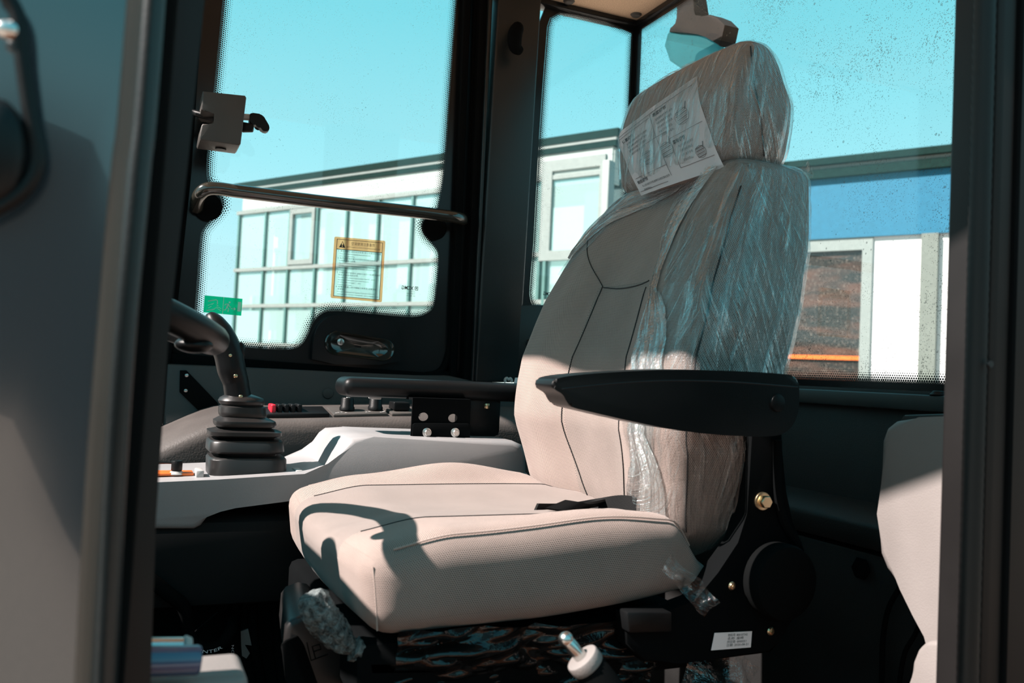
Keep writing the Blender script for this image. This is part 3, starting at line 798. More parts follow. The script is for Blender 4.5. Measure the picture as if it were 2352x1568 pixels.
# seat belt across the rear of the cushion
bm = NB()
def ribbon(bm, pts, wdir, w, th=.0016):
    pts = catmull(pts, 8); rg = []
    for i, p in enumerate(pts):
        wd = V(wdir(i / (len(pts) - 1))).normalized()
        t = (pts[min(i + 1, len(pts) - 1)] - pts[max(i - 1, 0)]).normalized(); n = t.cross(wd).normalized()
        rg.append([p + wd * w / 2 + n * th, p + wd * w / 2 - n * th, p - wd * w / 2 - n * th, p - wd * w / 2 + n * th])
    loft(bm, rg)
bz = lambda u, v, z: PZ(u, v, z)
ribbon(bm, [PY(1222, 1186, 1.06), PY(1262, 1186, 1.08), PY(1310, 1184, 1.09), PY(1370, 1176, 1.08), PY(1440, 1170, 1.03), PY(1520, 1190, .975)], lambda t: (.5 * (1 - t), .25, .8 - .3 * t), .040)
ribbon(bm, [PZ(1275, 1158, .580), PZ(1330, 1164, .576), PZ(1380, 1155, .574), PZ(1430, 1147, .576), PZ(1470, 1154, .572)], lambda t: (.9, .2, .25), .034)
obj('seat_belt', bm, 'belt', seat, label='black webbing seat belt lying in the gap')

# plastic wrap ------------------------------------------------------
def wrinkle(fn, amp, sc, off):
    def g(Q, p):
        w = fn(Q, p); c = fn(V((0, 0, Q.z)), p)
        d = (w - c); d = d.normalized() if d.length > 1e-6 else V((0, 0, 1))
        n = noise.noise(V((w.x * sc[0], w.y * sc[1], w.z * sc[2]))) + .5 * noise.noise(V((w.x * sc[0] * 2.7 + 7, w.y * sc[1] * 2.7, w.z * sc[2] * 1.9)))
        return w + d * (off + amp * (n + .3))
    return g
bm = NB(); rbox(bm, (0, 0, 0), HH, .034, (26, 70, 36), wrinkle(head_fn, .0035, (26, 44, 9), .004), keep=lambda a, s, m: not (a == 2 and s < 0)); obj('plastic_wrap', bm, 'wrap', head, label='creased clear plastic bag over the headrest')
def keep_back(a, s, m):
    z = m[2]; y = m[1]
    if a == 1 and s < 0: return z > -.93
    if a == 1 and s > 0: return z > .30
    if a == 2: return s > 0
    if a == 0 and s > 0: return True
    # front: shoulder band falling to the near side
    lim = .97 - .50 * smooth(-.1, -1, y) - .38 * smooth(.3, 1, y)
    edge = -.56 - .10 * math.sin(z * 7) - .16 * smooth(.5, .05, z) * smooth(-.6, -.1, z) * 0
    if y < edge + .20 * smooth(.2, 1.0, z) + .12 * smooth(0, -.6, z): return True
    return z > .80 - .35 * smooth(.35, .95, y)
bm = NB(); rbox(bm, (0, 0, 0), BH, .026, (26, 80, 110), wrinkle(back_fn, .0035, (30, 40, 11), .0035), keep=keep_back); obj('plastic_wrap', bm, 'wrap', back, label='torn clear plastic wrap on the shoulder and near side')
# bunched torn edge of the wrap on the front of the backrest
def bunch(path, widths, parent, amp=.004, nn=30):
    """gathered film lying on the front; path as (side -1..1, height), widths in metres across the path"""
    pts = catmull([V((p[0] * lin(WT, p[1]), p[1], 0)) for p in path], 12); m = len(pts); rg = []; bm = NB()
    for i, p in enumerate(pts):
        t_ = (pts[min(i + 1, m - 1)] - pts[max(i - 1, 0)]).normalized(); nn_ = V((t_.y, -t_.x, 0))
        w = lin([(k / (len(widths) - 1), widths[k]) for k in range(len(widths))], i / (m - 1)); w *= 1 + .10 * noise.noise(V((i * .35, 2, 1)))
        row = []
        for k in range(nn):
            t = k / (nn - 1); q = p + nn_ * (t - .5) * w
            b0 = back_pt(max(-.96, min(.96, q.x / lin(WT, q.y))), max(.53, min(1.078, q.y)), 0)
            h = .0035 + amp * (abs(math.sin(k * 1.7 + i * .04)) + .7 * noise.noise(V((k * .6, i * .09, 3)))) * math.sin(PI * t) ** .4
            row.append(b0 + V((-h, 0, 0)))
        rg.append(row)
    loft(bm, rg, closed_u=False, caps=False, uv=lambda i, k: (k / nn * .06, i / m * .3))
    return obj('bunched_film', bm, 'wrap_edge', parent, label='gathered strip of clear film')
bunch([(-.38, 1.065), (-.36, 1.0), (-.42, .94), (-.50, .895), (-.58, .85)], [.13, .10, .05, .022, .026], back)
bunch([(-.56, .865), (-.60, .83), (-.66, .79), (-.70, .74)], [.035, .075, .085, .08], back)
bunch([(-.66, .735), (-.66, .68), (-.70, .62), (-.62, .56)], [.03, .05, .09, .13], back, .003)
bunch([(.90, .955), (.88, .98), (.80, 1.02), (.40, 1.05), (-.05, 1.062)], [.008, .03, .05, .045, .02], back, .003)
# torn tuft behind shoulder
def crumple(bm, c, size, nrm, amp, n=22, sc=30, seed=0):
    c = V(c); nrm = V(nrm).normalized(); a = nrm.orthogonal().normalized(); b = nrm.cross(a)
    g = [[None] * n for _ in range(n)]
    for i in range(n):
        for j in range(n):
            s, t = (i / (n - 1) - .5) * 2, (j / (n - 1) - .5) * 2
            p = c + a * s * size[0] + b * t * size[1]
            d = noise.noise(p * sc + V((seed, 0, 0))) + .5 * noise.noise(p * sc * 2.3 + V((0, seed, 0)))
            e = V((noise.noise(p * sc + V((5, seed, 1))), noise.noise(p * sc + V((1, 9, seed))), noise.noise(p * sc + V((seed, 2, 8)))))
            g[i][j] = bm.verts.new(p + nrm * d * amp + e * amp * .7)
    uvl = bm.loops.layers.uv.verify()
    for i in range(n - 1):
        for j in range(n - 1):
            f = bm.faces.new((g[i][j], g[i + 1][j], g[i + 1][j + 1], g[i][j + 1]))
            for lp, (ii, jj) in zip(f.loops, ((i, j), (i + 1, j), (i + 1, j + 1), (i, j + 1))): lp[uvl].uv = (ii / n * .15, jj / n * .15)
bm = NB(); crumple(bm, PX(1825, 412, .895), (.014, .028), (-1, -.4, .5), .014, 20, 55, 2); obj('wrap_tuft', bm, 'wrap', back, label='loose tuft of torn film behind the shoulder')
bm = NB(); crumple(bm, PY(1585, 1345, .872), (.012, .040), (-.3, -1, .1), .010, 26, 45, 5); obj('wrap_tail', bm, 'wrap_dark', seat, label='twisted tail of film beside the cushion corner')
# loose polythene under the cushion
bm = NB()
n1, n2 = 150, 60; g = []
for i in range(n1):
    row = []
    for j in range(n2):
        u = lerp(905, 1500, i / (n1 - 1)); v = lerp(1438 - 30 * (i / n1), 1570, j / (n2 - 1))
        p = PY(u, v, .925)
        q = V((p.x * 11 + p.z * 9, p.z * 34 - p.x * 6, .3))
        d = abs(noise.noise(q)) * .032 + abs(noise.noise(q * 2.0 + V((4, 1, 0)))) * .016
        row.append(p + V((0, -.012 - d + .03 * (j / n2), 0)))
    g.append(row)
loft(bm, g, closed_u=False, caps=False, uv=lambda i, k: (i / n1 * .3, k / n2 * .1)); obj('polythene_sheet', bm, 'foil', seat, label='shiny crumpled polythene bunched under the cushion')
bm = NB(); crumple(bm, PY(1650, 1545, .92), (.05, .05), (0, -1, .2), .02, 30, 18, 9); obj('film_skirt', bm, 'wrap_dark', seat, label='loose cloudy film hanging below the side frame')

# instruction sheet tucked under the headrest film
sq = [PX(u, v, .7475) for u, v in ((1411, 311), (1590, 172), (1656, 384), (1471, 449))]
sh = quadmap(sq[0], sq[1], sq[2], sq[3], (0, 0, 0))
def shc(s, t):
    p = sh(s, t); y = (p.y - SY) / HW; z = (p.z - (HZ0 + HZ1) / 2) / HH.z
    p.x = head_fn(V((-HH.x, (y * HH.y), z * HH.z)), None).x - .0022
    p.x += .0012 * noise.noise(V((s * 5, t * 4, 1))); p.x += .010 * smooth(.82, 1.05, abs(y)) + .004 * smooth(.6, 1.1, -z)
    return p
bm = NB(); rg = [[shc(i / 24, j / 18) for j in range(19)] for i in range(25)]
loft(bm, rg, closed_u=False, caps=False)
r_ = bmesh.ops.solidify(bm, geom=bm.faces, thickness=.0003)
sheet = obj('instruction_sheet', bm, 'white_label', None, 'white printed instruction sheet with line drawings tucked under the headrest film', 'paper')
def shm(x, y): return shc(x, y) + V((-.0009, 0, 0))
bm = NB()
for (x, y, s, w) in ((.06, .80, '体重调节', .16), (.50, .86, '高度调节', .16), (.62, .42, '靠背调节', .14), (.04, .16, '前后调节', .15)): text_bm(bm, s, shm, size=.05, x=x, y=y, width=w, bold=.0012)
body = {(.10, .74): ['用手旋转座椅左前方的手柄,顺时针', '旋转,座椅的减震力变大,逆时针', '旋转,座椅减震力变小,使指针', '与驾驶员体重相对应即可。'], (.52, .79): ['旋转高度调节手轮,座椅', '升高或降低,使驾驶员', '的视线处于最佳位置,', '共有三个档位可调。', '调节范围六十毫米。'], (.66, .36): ['向上扳动座椅左侧的', '手柄,靠背可前后', '调节,松开手柄', '即自动锁止。'], (.08, .10): ['向上扳动前方手柄,座椅可以前后滑动,松开', '手柄即锁止。']}
for (x, y), ls in body.items():
    for k, s in enumerate(ls): text_bm(bm, s, shm, size=.032, x=x, y=y - .055 * k, width=.0185 * len(s))
obj('print', bm, 'print', sheet, flat=True)
def line(bm, a, b, r=.00035): tube(bm, [shm(*lerp(V(a), V(b), k / 8)) for k in range(9)], r, 4)
bm = NB()
line(bm, (.03, .93), (.97, .93)); line(bm, (.03, .885), (.45, .885)); line(bm, (.47, .92), (.47, .10)); line(bm, (.04, .24), (.46, .24)); line(bm, (.60, .50), (.97, .50)); line(bm, (.60, .50), (.60, .14)); line(bm, (.60, .14), (.97, .14)); line(bm, (.30, .60), (.60, .60)); line(bm, (.02, .05), (.40, .05))
for (cx, cy, s) in ((.30, .42, 1), (.53, .40, 1), (.80, .66, 1), (.86, .22, .7)):
    el = [shm(cx + .075 * s * math.cos(a), cy + .09 * s * math.sin(a)) for a in [2 * PI * k / 24 for k in range(24)]]
    tube(bm, el, .0003, 4, closed=True)
    for k in range(7):
        w = .06 * s
        line(bm, (cx - w, cy - .07 * s + .022 * s * k), (cx + w, cy - .07 * s + .022 * s * k + .01), .00022 if k % 2 else .00055)
    line(bm, (cx + .05 * s, cy + .05 * s), (cx + .07 * s, cy + .13 * s), .0006)
obj('drawing', bm, 'print_fine', sheet)

# ================================================================== CONTROLS
# light grey console carrying the joystick
con = thing('control_console', PY(700, 1200, 1.5), 'light grey moulded control console beside the far side of the seat', 'console')
YC = 1.435
cp = [(200, 1112), (365, 1107), (500, 1101), (700, 1088), (762, 1077), (778, 1046), (796, 1018), (812, 1006), (860, 1003), (1180, 1012), (1202, 1022), (1210, 1045), (1212, 1130), (1000, 1142), (700, 1146), (540, 1152), (498, 1162), (478, 1186), (462, 1208), (446, 1216), (200, 1216)]
bm = NB(); prism(bm, [PY(u, v, YC) for u, v in cp], (0, .24, 0), .010, 4); obj('body', bm, 'console_grey', con)
# raised rim running along the near face
bm = NB(); tube(bm, catmull([PY(u, v, YC + .002) for u, v in ((884, 1142), (886, 1118), (896, 1098), (925, 1088), (1010, 1086), (1208, 1094))], 8), .007, 10); obj('rim', bm, 'console_grey', con)
bm = NB(); prism(bm, [(p.x, p.y, p.z) for p in (PY(760, 1065, 1.50), PY(785, 1020, 1.50), PY(792, 1020, 1.50), PY(770, 1066, 1.50))], (0, .06, 0), .001); obj('vent_slot', bm, 'screw_hole', con)
# bracket + far armrest
fa = thing('far_armrest', PY(1010, 1000, 1.53), 'long black padded armrest on a perforated bracket beyond the seat', 'armrest')
bm = NB(); a0 = PY(778, 886, 1.55)
rbox(bm, a0 + V((.30, 0, .0)), (.30, .045, .0175), .0165, (10, 3, 2)); obj('pad', bm, 'soft_black', fa)
bx0, bx1 = PY(946, 960, 1.48).x, PY(1080, 960, 1.48).x
zA, zBt = PY(1010, 915, 1.48).z, PY(1010, 1007, 1.48).z
hole = lambda u, v, r: [PY(u, v, 1.48) + V((r * math.cos(2 * PI * k / 20), 0, r * .8 * math.sin(2 * PI * k / 20))) for k in range(20)]
bm = NB(); plate(bm, [(bx0, 1.48, zA), (bx1, 1.48, zA), (bx1, 1.48, zBt), (bx0, 1.48, zBt)], [hole(973, 957, .0095), hole(1041, 960, .0095)], (0, .004, 0))
box(bm, bx0, bx1, 1.484, 1.56, zA - .004, zA); br = obj('bracket', bm, 'black_paint', fa)
bm = NB(); prism(bm, [PY(u, v, 1.4785) for u, v in ((947, 974), (953, 971), (1074, 972), (1080, 976), (1078, 1008), (946, 1006))], (0, -.003, 0), .0008); obj('bracket_tab', bm, 'black_paint', br)
for u in (980, 1045):
    bm = NB(); hexbolt(bm, PY(u, 993, 1.4752), (0, -1, 0), .0062, .006); obj('bolt', bm, 'steel', br, label='bright zinc hexagon bolt')
bm = NB(); box(bm, bx1 + .01, bx1 + .08, 1.52, 1.60, zBt, zA + .02, .012); obj('housing', bm, 'black_plastic', fa)
bm = NB(); cyl(bm, PY(1118, 926, 1.52), PY(1118, 938, 1.52), .006, .006, 12, .001); obj('stud', bm, 'brass', fa)

# joystick
YJ = 1.53
jz = lambda v: PY(562, v, YJ).z
jx = lambda u, v: PY(u, v, YJ).x
joy = thing('joystick', PY(565, 1090, YJ), 'black joystick lever rising from a ribbed square rubber boot', 'joystick')
prof = [(1092, 86, 565), (1050, 86, 565), (1045, 82, 565), (1042, 64, 565), (1038, 66, 564), (1035, 80, 563), (1031, 84, 562), (1012, 82, 562), (1007, 78, 562), (1004, 60, 562), (1000, 68, 561), (996, 80, 561), (988, 80, 561), (984, 64, 561), (980, 56, 561), (977, 66, 562), (972, 68, 562), (965, 67, 561), (960, 58, 560), (956, 50, 558), (952, 52, 557), (945, 52, 556), (934, 52, 556), (930, 46, 556), (927, 50, 556), (920, 52, 555), (913, 48, 555), (908, 36, 552), (904, 26, 549)]
rings = []
for v, hw, cu in prof:
    c = V((jx(cu, v), YJ, PY(cu, v, YJ).z)); h = hw * .00073; rr = []
    ex = lerp(5.0, 2.4, smooth(980, 925, v))
    for k in range(40):
        a = 2 * PI * k / 40; ca, sa = math.cos(a), math.sin(a); m = (abs(ca) ** ex + abs(sa) ** ex) ** (-1 / ex)
        rr.append((c.x + m * ca * h, c.y + m * sa * h * .92, c.z))
    rings.append(rr)
bm = NB(); loft(bm, rings); obj('boot', bm, 'boot_rubber', joy)
hp = [(548, 918, 30), (544, 895, 29), (541, 876, 29), (532, 848, 32), (525, 815, 32), (514, 785, 32), (501, 760, 30), (490, 738, 23), (483, 724, 14), (480, 718, 5)]
path = [PY(u, v, YJ) for u, v, w in hp]; wid = [w * .00073 for u, v, w in hp]
cp_ = catmull(path, 5); cw = [lin([(i / (len(wid) - 1), w) for i, w in enumerate(wid)], j / (len(cp_) - 1)) for j in range(len(cp_))]
bm = NB(); tube(bm, cp_, cw, 20)
bmesh.ops.scale(bm, verts=bm.verts, vec=(1, 1.25, 1), space=Matrix.Translation((0, -YJ, 0)))
hd = obj('handle', bm, 'soft_black', joy)
for u, v in ((529, 816), (541, 863), (553, 911)):
    bm = NB(); screwhead(bm, PY(u, v, YJ - .0275), (0, -1, 0), .0035); obj('screw', bm, 'brass', hd)
bm = NB(); sphere(bm, PY(552, 806, YJ), .012, .7, 1, 1.3); obj('thumb_switch', bm, 'black_plastic', hd)
# square mounting flange & clips around the boot
bm = NB(); zc = PY(565, 1092, YJ).z; c = PY(565, 1090, YJ)
box(bm, c.x - .085, c.x + .10, YJ - .075, YJ + .075, zc - .004, zc + .004, .002); obj('flange', bm, 'console_grey', joy)
for sx_ in (-1, 1):
    bm = NB(); box(bm, c.x + sx_ * .078 - .006, c.x + sx_ * .078 + .006, YJ - .06, YJ - .02, zc + .004, zc + .016, .002); obj('clip', bm, 'white_plastic', joy)

# keyed control left of joystick
p = PY(405, 1090, 1.50)
kn = thing('stop_control', p, 'small black capped control with orange base at left of the joystick', 'switch')
bm = NB(); cyl(bm, p, p + V((0, 0, .006)), .012, .010, 20, .002); obj('collar', bm, 'white_plastic', kn)
bm = NB(); cyl(bm, p + V((0, 0, .006)), p + V((0, 0, .023)), .0085, .0085, 20, .002); obj('cap', bm, 'black_plastic', kn)
bm = NB(); box(bm, p.x - .032, p.x + .026, p.y - .008, p.y + .03, p.z - .001, p.z + .004, .002); obj('base', bm, 'orange', kn)
bm = NB(); tube(bm, [p + V((-.006, 0, .019)), p + V((-.12, .02, .021))], .0018, 8); obj('arm', bm, 'black_plastic', kn)

# padded side console below the far window
def ztop(x): return .565 + .075 * smooth(-.02, .20, x) + .012 * smooth(.2, .6, x)
rings = []
for i in range(61):
    x = -.35 + 1.55 * i / 60; zt_ = ztop(x)
    pr_ = [(1.945, .33), (1.74, .33), (1.735, zt_ - .13), (1.735, zt_ - .03), (1.738, zt_ - .016), (1.746, zt_ - .006), (1.760, zt_ - .001), (1.80, zt_ + .006), (1.86, zt_ + .014), (1.945, zt_ + .018)]
    rings.append([(x, y, z) for y, z in pr_])
bm = NB(); loft(bm, rings); obj('side_console', bm, 'leatherette', None, 'dark grained padded side console below the far window, topped with switches', 'console')
def tp(u, v, y): return PY(u, v, y)
def on_console(x, y): return V((x, y, ztop(x) + (y - 1.76) * .14))
def panel(u0, u1, y0=1.765, y1=1.84):
    x0 = PY(u0, 955, y0).x; x1 = PY(u1, 955, y0).x
    pts = [on_console(x0, y0), on_console(x1, y0), on_console(x1, y1), on_console(x0, y1)]
    return x0, x1, pts
# rocker group
x0, x1, pts = panel(612, 757)
sw = thing('switch_panel', on_console((x0 + x1) / 2, 1.80), 'black strip of rocker switches with red key just right of the joystick boot', 'switch panel')
bm = NB(); prism(bm, [p + V((0, 0, -.001)) for p in pts], (0, 0, .009), .002); obj('plate', bm, 'black_plastic', sw)
for k in range(5):
    xa = lerp(x0 + .01, x1 - .05, k / 5); xb = xa + (x1 - x0 - .06) / 5 - .003
    c = on_console((xa + xb) / 2, 1.80) + V((0, 0, .012)); bm = NB()
    rbox(bm, c, ((xb - xa) / 2, .022, .009), .003, (2, 2, 2)); obj('rocker', bm, 'red' if k == 0 else 'black_plastic', sw, label='red rocker' if k == 0 else None)
x0, x1, pts = panel(766, 890)
sw = thing('knob_panel', on_console((x0 + x1) / 2, 1.80), 'brownish climate panel with two ribbed black knobs under the far armrest', 'switch panel')
bm = NB(); prism(bm, [p + V((0, 0, -.001)) for p in pts], (0, 0, .007), .002); pl_ = obj('plate', bm, 'latch_grey', sw)
for u in (797, 862):
    x = PY(u, 940, 1.80).x; c = on_console(x, 1.80) + V((0, 0, .006)); bm = NB(); rr = []
    for (hh, r) in ((0, .015), (.006, .015), (.008, .0135), (.024, .0125), (.026, .011)):
        rr.append([c + V(((r * (1 + .04 * (k % 2))) * math.cos(2 * PI * k / 48), (r * (1 + .04 * (k % 2))) * math.sin(2 * PI * k / 48), hh)) for k in range(48)])
    loft(bm, rr); kb = obj('knob', bm, 'black_plastic', sw)
    bm = NB(); box(bm, c.x - .003, c.x + .003, c.y - .011, c.y, c.z + .0262, c.z + .0275); obj('pointer', bm, 'white_plastic', kb)
bm = NB()
for k, u in enumerate((772, 778, 786, 794, 842, 850, 874, 880, 884)):
    c = on_console(PY(u, 950, 1.775).x, 1.772 + .004 * (k % 3)) + V((0, 0, .0065)); sphere(bm, c, .0022, 1.3, 1, .3, 8)
obj('symbols', bm, 'white_plastic', pl_)
x0, x1, pts = panel(900, 960)
sw = thing('toggle_panel', on_console((x0 + x1) / 2, 1.80), 'single square black rocker on a small plate beside the bracket', 'switch panel')
bm = NB(); prism(bm, [p + V((0, 0, -.001)) for p in pts], (0, 0, .007), .002); obj('plate', bm, 'latch_grey', sw)
bm = NB(); rbox(bm, on_console((x0 + x1) / 2 - .003, 1.80) + V((0, 0, .014)), (.018, .02, .009), .003, (2, 2, 2)); obj('rocker', bm, 'black_plastic', sw)
# white tab above far armrest
bm = NB(); p = PY(862, 904, 1.58); box(bm, p.x - .008, p.x + .010, 1.57, 1.60, p.z - .010, p.z + .004, .002); obj('clip_tab', bm, 'white_plastic', None, 'small white plastic tab hanging under the far armrest', 'clip')
# plug + black plate on the side wall
bm = NB(); p = PY(753, 903, 1.954); cyl(bm, p, p + V((0, -.003, 0)), .0125, .0115, 28, .001); obj('wall_plug', bm, 'trim_grey', None, 'round grey plug on the dark side wall left of the far armrest', 'plug')
bm = NB(); prism(bm, [PY(u, v, 1.952) for u, v in ((413, 850), (428, 850), (500, 925), (500, 972), (474, 960), (412, 900))], (0, -.004, 0), .001); bp = obj('blanking_plate', bm, 'black_paint', None, 'black angular metal plate screwed to the side wall at left', 'plate')
for u, v in ((429, 862), (427, 897), (499, 955)):
    bm = NB(); screwhead(bm, PY(u, v, 1.947), (0, -1, 0), .004); obj('screw', bm, 'steel', bp)
# label & clip on far sill
q = [PY(u, v, 1.935) for u, v in ((1183, 867), (1216, 868), (1216, 881), (1180, 880))]
bm = NB(); prism(bm, q, (0, -.0006, 0)); sl_ = obj('parts_label', bm, 'white_label', None, 'tiny white printed label low on the panel at the seat back', 'label')
mp = quadmap(q[0], q[1], q[2], q[3], (0, -.0009, 0)); bm = NB()
for k in range(3): text_bm(bm, ('零件号 80', '批次 0921', '合格 01')[k], mp, size=.22, x=.42, y=.72 - .28 * k, width=.5)
obj('print', bm, 'print', sl_, flat=True)
bm = NB(); tube(bm, catmull([PY(u, v, 1.93) for u, v in ((1161, 878), (1160, 872), (1164, 868), (1168, 872), (1172, 869), (1175, 873), (1174, 878))], 4), .0035, 8); obj('cable_clip', bm, 'white_plastic', None, 'tiny white curled clip on the sill beside the parts label', 'clip')

# steering wheel
Tp = V((.088, 1.045, .772)); til = math.radians(20); R_ = .19
e1 = V((math.cos(til), 0, -math.sin(til))); e2 = V((0, -1, 0)); Cw = Tp - e1 * R_ + V((0, .02, 0)); nw = e1.cross(e2).normalized()
if nw.z < 0: nw = -nw
wh = thing('steering_wheel', Cw - nw * .35, 'black steering wheel, only its rear rim showing past the door post', 'steering wheel')
bm = NB(); tube(bm, [Cw + (e1 * math.cos(2 * PI * k / 72) + e2 * math.sin(2 * PI * k / 72)) * R_ for k in range(72)], .0165, 16, closed=True); obj('rim', bm, 'soft_black', wh)
for a in (105, 180, 255):
    a = math.radians(a); d = e1 * math.cos(a) + e2 * math.sin(a); sd = nw.cross(d)
    bm = NB(); prism(bm, [Cw - nw * .02 + d * .04 + sd * .022, Cw - nw * .02 + d * .04 - sd * .022, Cw - nw * .002 + d * (R_ - .004) - sd * .012, Cw - nw * .002 + d * (R_ - .004) + sd * .012], nw * -.010, .003); obj('spoke', bm, 'soft_black', wh)
bm = NB(); cyl(bm, Cw - nw * .045, Cw - nw * .005, .05, .042, 32, .006); obj('hub', bm, 'soft_black', wh)
bm = NB(); sphere(bm, Cw + (e1 * math.cos(.5) + e2 * math.sin(.5)) * (R_ ) - nw * .016, .015, 1.3, 1.3, .6); obj('grip_bump', bm, 'soft_black', wh)
bm = NB(); cyl(bm, Cw - nw * .045, V((-.22, SY - .05, .02)), .035, .05, 24); obj('column', bm, 'black_plastic', wh)

# grab rail
YR = 1.915
gr = thing('grab_rail', PY(740, 480, YR), 'glossy dark bronze grab rail running across the far window', 'rail')
rail = [PY(452, 476, 1.985), PY(453, 462, 1.955), PY(460, 446, 1.925), PY(474, 435, YR), PY(500, 433, YR), PY(560, 441, YR), PY(740, 463, YR), PY(950, 486, YR), PY(1020, 495, YR), PY(1045, 499, YR), PY(1060, 503, 1.935), PY(1062, 507, 1.98)]
bm = NB(); tube(bm, catmull(rail, 8), .0142, 18); obj('bar', bm, 'bronze_paint', gr)
for u, v in ((478, 474), (1000, 522)):
    bm = NB(); p = PY(u, v, 1.985); cyl(bm, p, p + V((0, .02, 0)), .030, .028, 28, .003); obj('mounting_pad', bm, 'rubber', gr)
# window latch
lt = thing('window_latch', PY(510, 350, 1.92), 'taupe boxy window latch with a black thumb lever, upper left of the far window', 'latch')
lp = [(466, 209), (563, 219), (566, 224), (553, 330), (549, 333), (460, 321), (458, 316), (463, 288), (466, 284), (493, 286), (495, 259), (470, 256), (463, 250)]
bm = NB(); prism(bm, [PY(u, v, 1.85) for u, v in lp], (0, .085, 0), .0025, 3); obj('casing', bm, 'latch_grey', lt)
bm = NB(); p = PY(507, 343, 1.90); cyl(bm, p + V((0, 0, .006)), p + V((0, 0, -.001)), .011, .011, 20); obj('grommet', bm, 'black_plastic', lt)
bm = NB(); cyl(bm, PY(555, 268, 1.885), PY(580, 270, 1.885), .007, .007, 12); obj('spindle', bm, 'white_plastic', lt)
bm = NB(); prism(bm, fillet([PY(u, v, 1.875) for u, v in ((574, 258), (603, 262), (619, 289), (619, 300), (606, 302), (594, 288), (573, 284))], .006, 4), (0, .022, 0), .003, 3); obj('lever', bm, 'black_plastic', lt)
bm = NB(); p = PY(556, 292, 1.885); cyl(bm, p, p + V((.022, -.006, 0)), .011, .009, 16, .002); obj('button', bm, 'black_plastic', lt)
bm = NB(); tube(bm, [PY(436, 256, 1.94), PY(455, 262, 1.90), PY(492, 272, 1.89)], .007, 10); obj('striker', bm, 'black_plastic', lt)
# recessed handle housing at the window's lower edge
hn = thing('recessed_handle', PY(830, 835, 1.985), 'glossy black recessed pull handle with a small lock under the far window', 'handle')
arch = [(716, 836), (719, 790), (724, 762), (738, 738), (760, 724), (800, 722), (880, 731), (905, 742), (918, 765), (922, 800), (922, 838)]
stad = [PY(828, 794, 1.975) + V((x, 0, z)) for x, z in [(.052 + .024 * math.cos(a), -.006 + .024 * math.sin(a)) for a in [-PI / 2 + PI * k / 10 for k in range(11)]] + [(-.052 + .026 * math.cos(a), .003 + .026 * math.sin(a)) for a in [PI / 2 + PI * k / 10 for k in range(11)]]]
bm = NB(); plate(bm, chaikin([PY(u, v, 1.975) for u, v in arch], 1), [stad], (0, .022, 0)); obj('housing', bm, 'black_gloss', hn)
bm = NB()
cs = sum((V(p) for p in stad), V((0, 0, 0))) / len(stad); rr = []
for k, (s, y) in enumerate(((1.06, -.003), (1.03, -.005), (.98, -.002), (.93, .008), (.80, .018), (.5, .0215), (.1, .022))): rr.append([cs + (V(p) - cs) * s + V((0, y, 0)) for p in stad])
loft(bm, rr, caps=False); obj('recess', bm, 'bronze_paint', hn)
bm = NB(); p = PY(780, 785, 1.982); cyl(bm, p, p + V((0, -.012, 0)), .0085, .008, 24, .001); lk = obj('lock', bm, 'steel', hn, label='small chrome key lock')
bm = NB(); box(bm, p.x - .0008, p.x + .0008, p.y - .0128, p.y - .0118, p.z - .004, p.z + .004); obj('key_slot', bm, 'screw_hole', lk)

# stickers on the far window
q = [PY(u, v, YF - .0006) for u, v in ((768, 543), (885, 553), (877, 694), (759, 684))]
ws = thing('warning_sticker', PY(818, 690, YF), 'orange bordered warning sticker full of fine print on the far window', 'sticker')
mp = quadmap(q[0], q[1], q[2], q[3], (0, -.0012, 0)); mq = quadmap(q[0], q[1], q[2], q[3], (0, -.0004, 0))
def rect(m, x0, x1, y0, y1): return [m(x0, y0), m(x1, y0), m(x1, y1), m(x0, y1)]
bm = NB(); plate(bm, fillet(rect(mq, 0, 1, 0, 1), .004, 3), [rect(mq, .055, .945, .04, .80)], (0, -.0004, 0)); obj('border', bm, 'sticker_orange', ws, label='orange border and heading band')
bm = NB(); prism(bm, rect(mq, .055, .945, .04, .80), (0, -.0003, 0)); obj('body', bm, 'sticker_body', ws)
bm = NB(); plate(bm, rect(mp, .05, .95, .035, .965), [rect(mp, .06, .94, .042, .795), rect(mp, .06, .94, .805, .958)], (0, -.0002, 0))
plate(bm, [mp(.10, .83), mp(.22, .83), mp(.16, .935)], [[mp(.152, .868), mp(.168, .868), mp(.172, .91), mp(.148, .91)], [mp(.153, .845), mp(.167, .845), mp(.167, .858), mp(.153, .858)]], (0, -.0002, 0))
text_bm(bm, '空调使用注意事项', mp, size=.06, x=.33, y=.885, width=.46)
text_bm(bm, 'ЗАМЕЧАНИЯ ПО ЭКСПЛУАТАЦИИ КОНДИЦИОНЕРА', mp, size=.03, x=.24, y=.838, width=.66)
L_ = ['1. 请在使用空调时关闭车窗,停止后再关闭电源。', '    Перед включением кондиционера необходимо', '    запустить двигатель.', '2. 制冷温度调至最大时请勿使用最低档风量,', '    以免蒸发器内结霜。', '    При охлаждении нельзя эксплуатировать на максимальной', '    ступени, нельзя держать кнопку температуры до', '    минимального значения во избежание замораживания', '    испарителя.', '3. 长期空调不使用时,请每月运行一次,确保循环', '    系统,避免压缩机卡死。', '    При неиспользовании кондиционера меняйте фильтр', '    внутренней и внешней циркуляции воздуха', '    во избежание снижения эффекта', '    кондиционирования.', '4. 每季度清理一次冷凝器芯体表面,定期清洗', '    或更换。', '    Очищайте поверхность конденсатора раз в квартал,', '    периодически чистите и заменяйте фильтр конденсатора.']
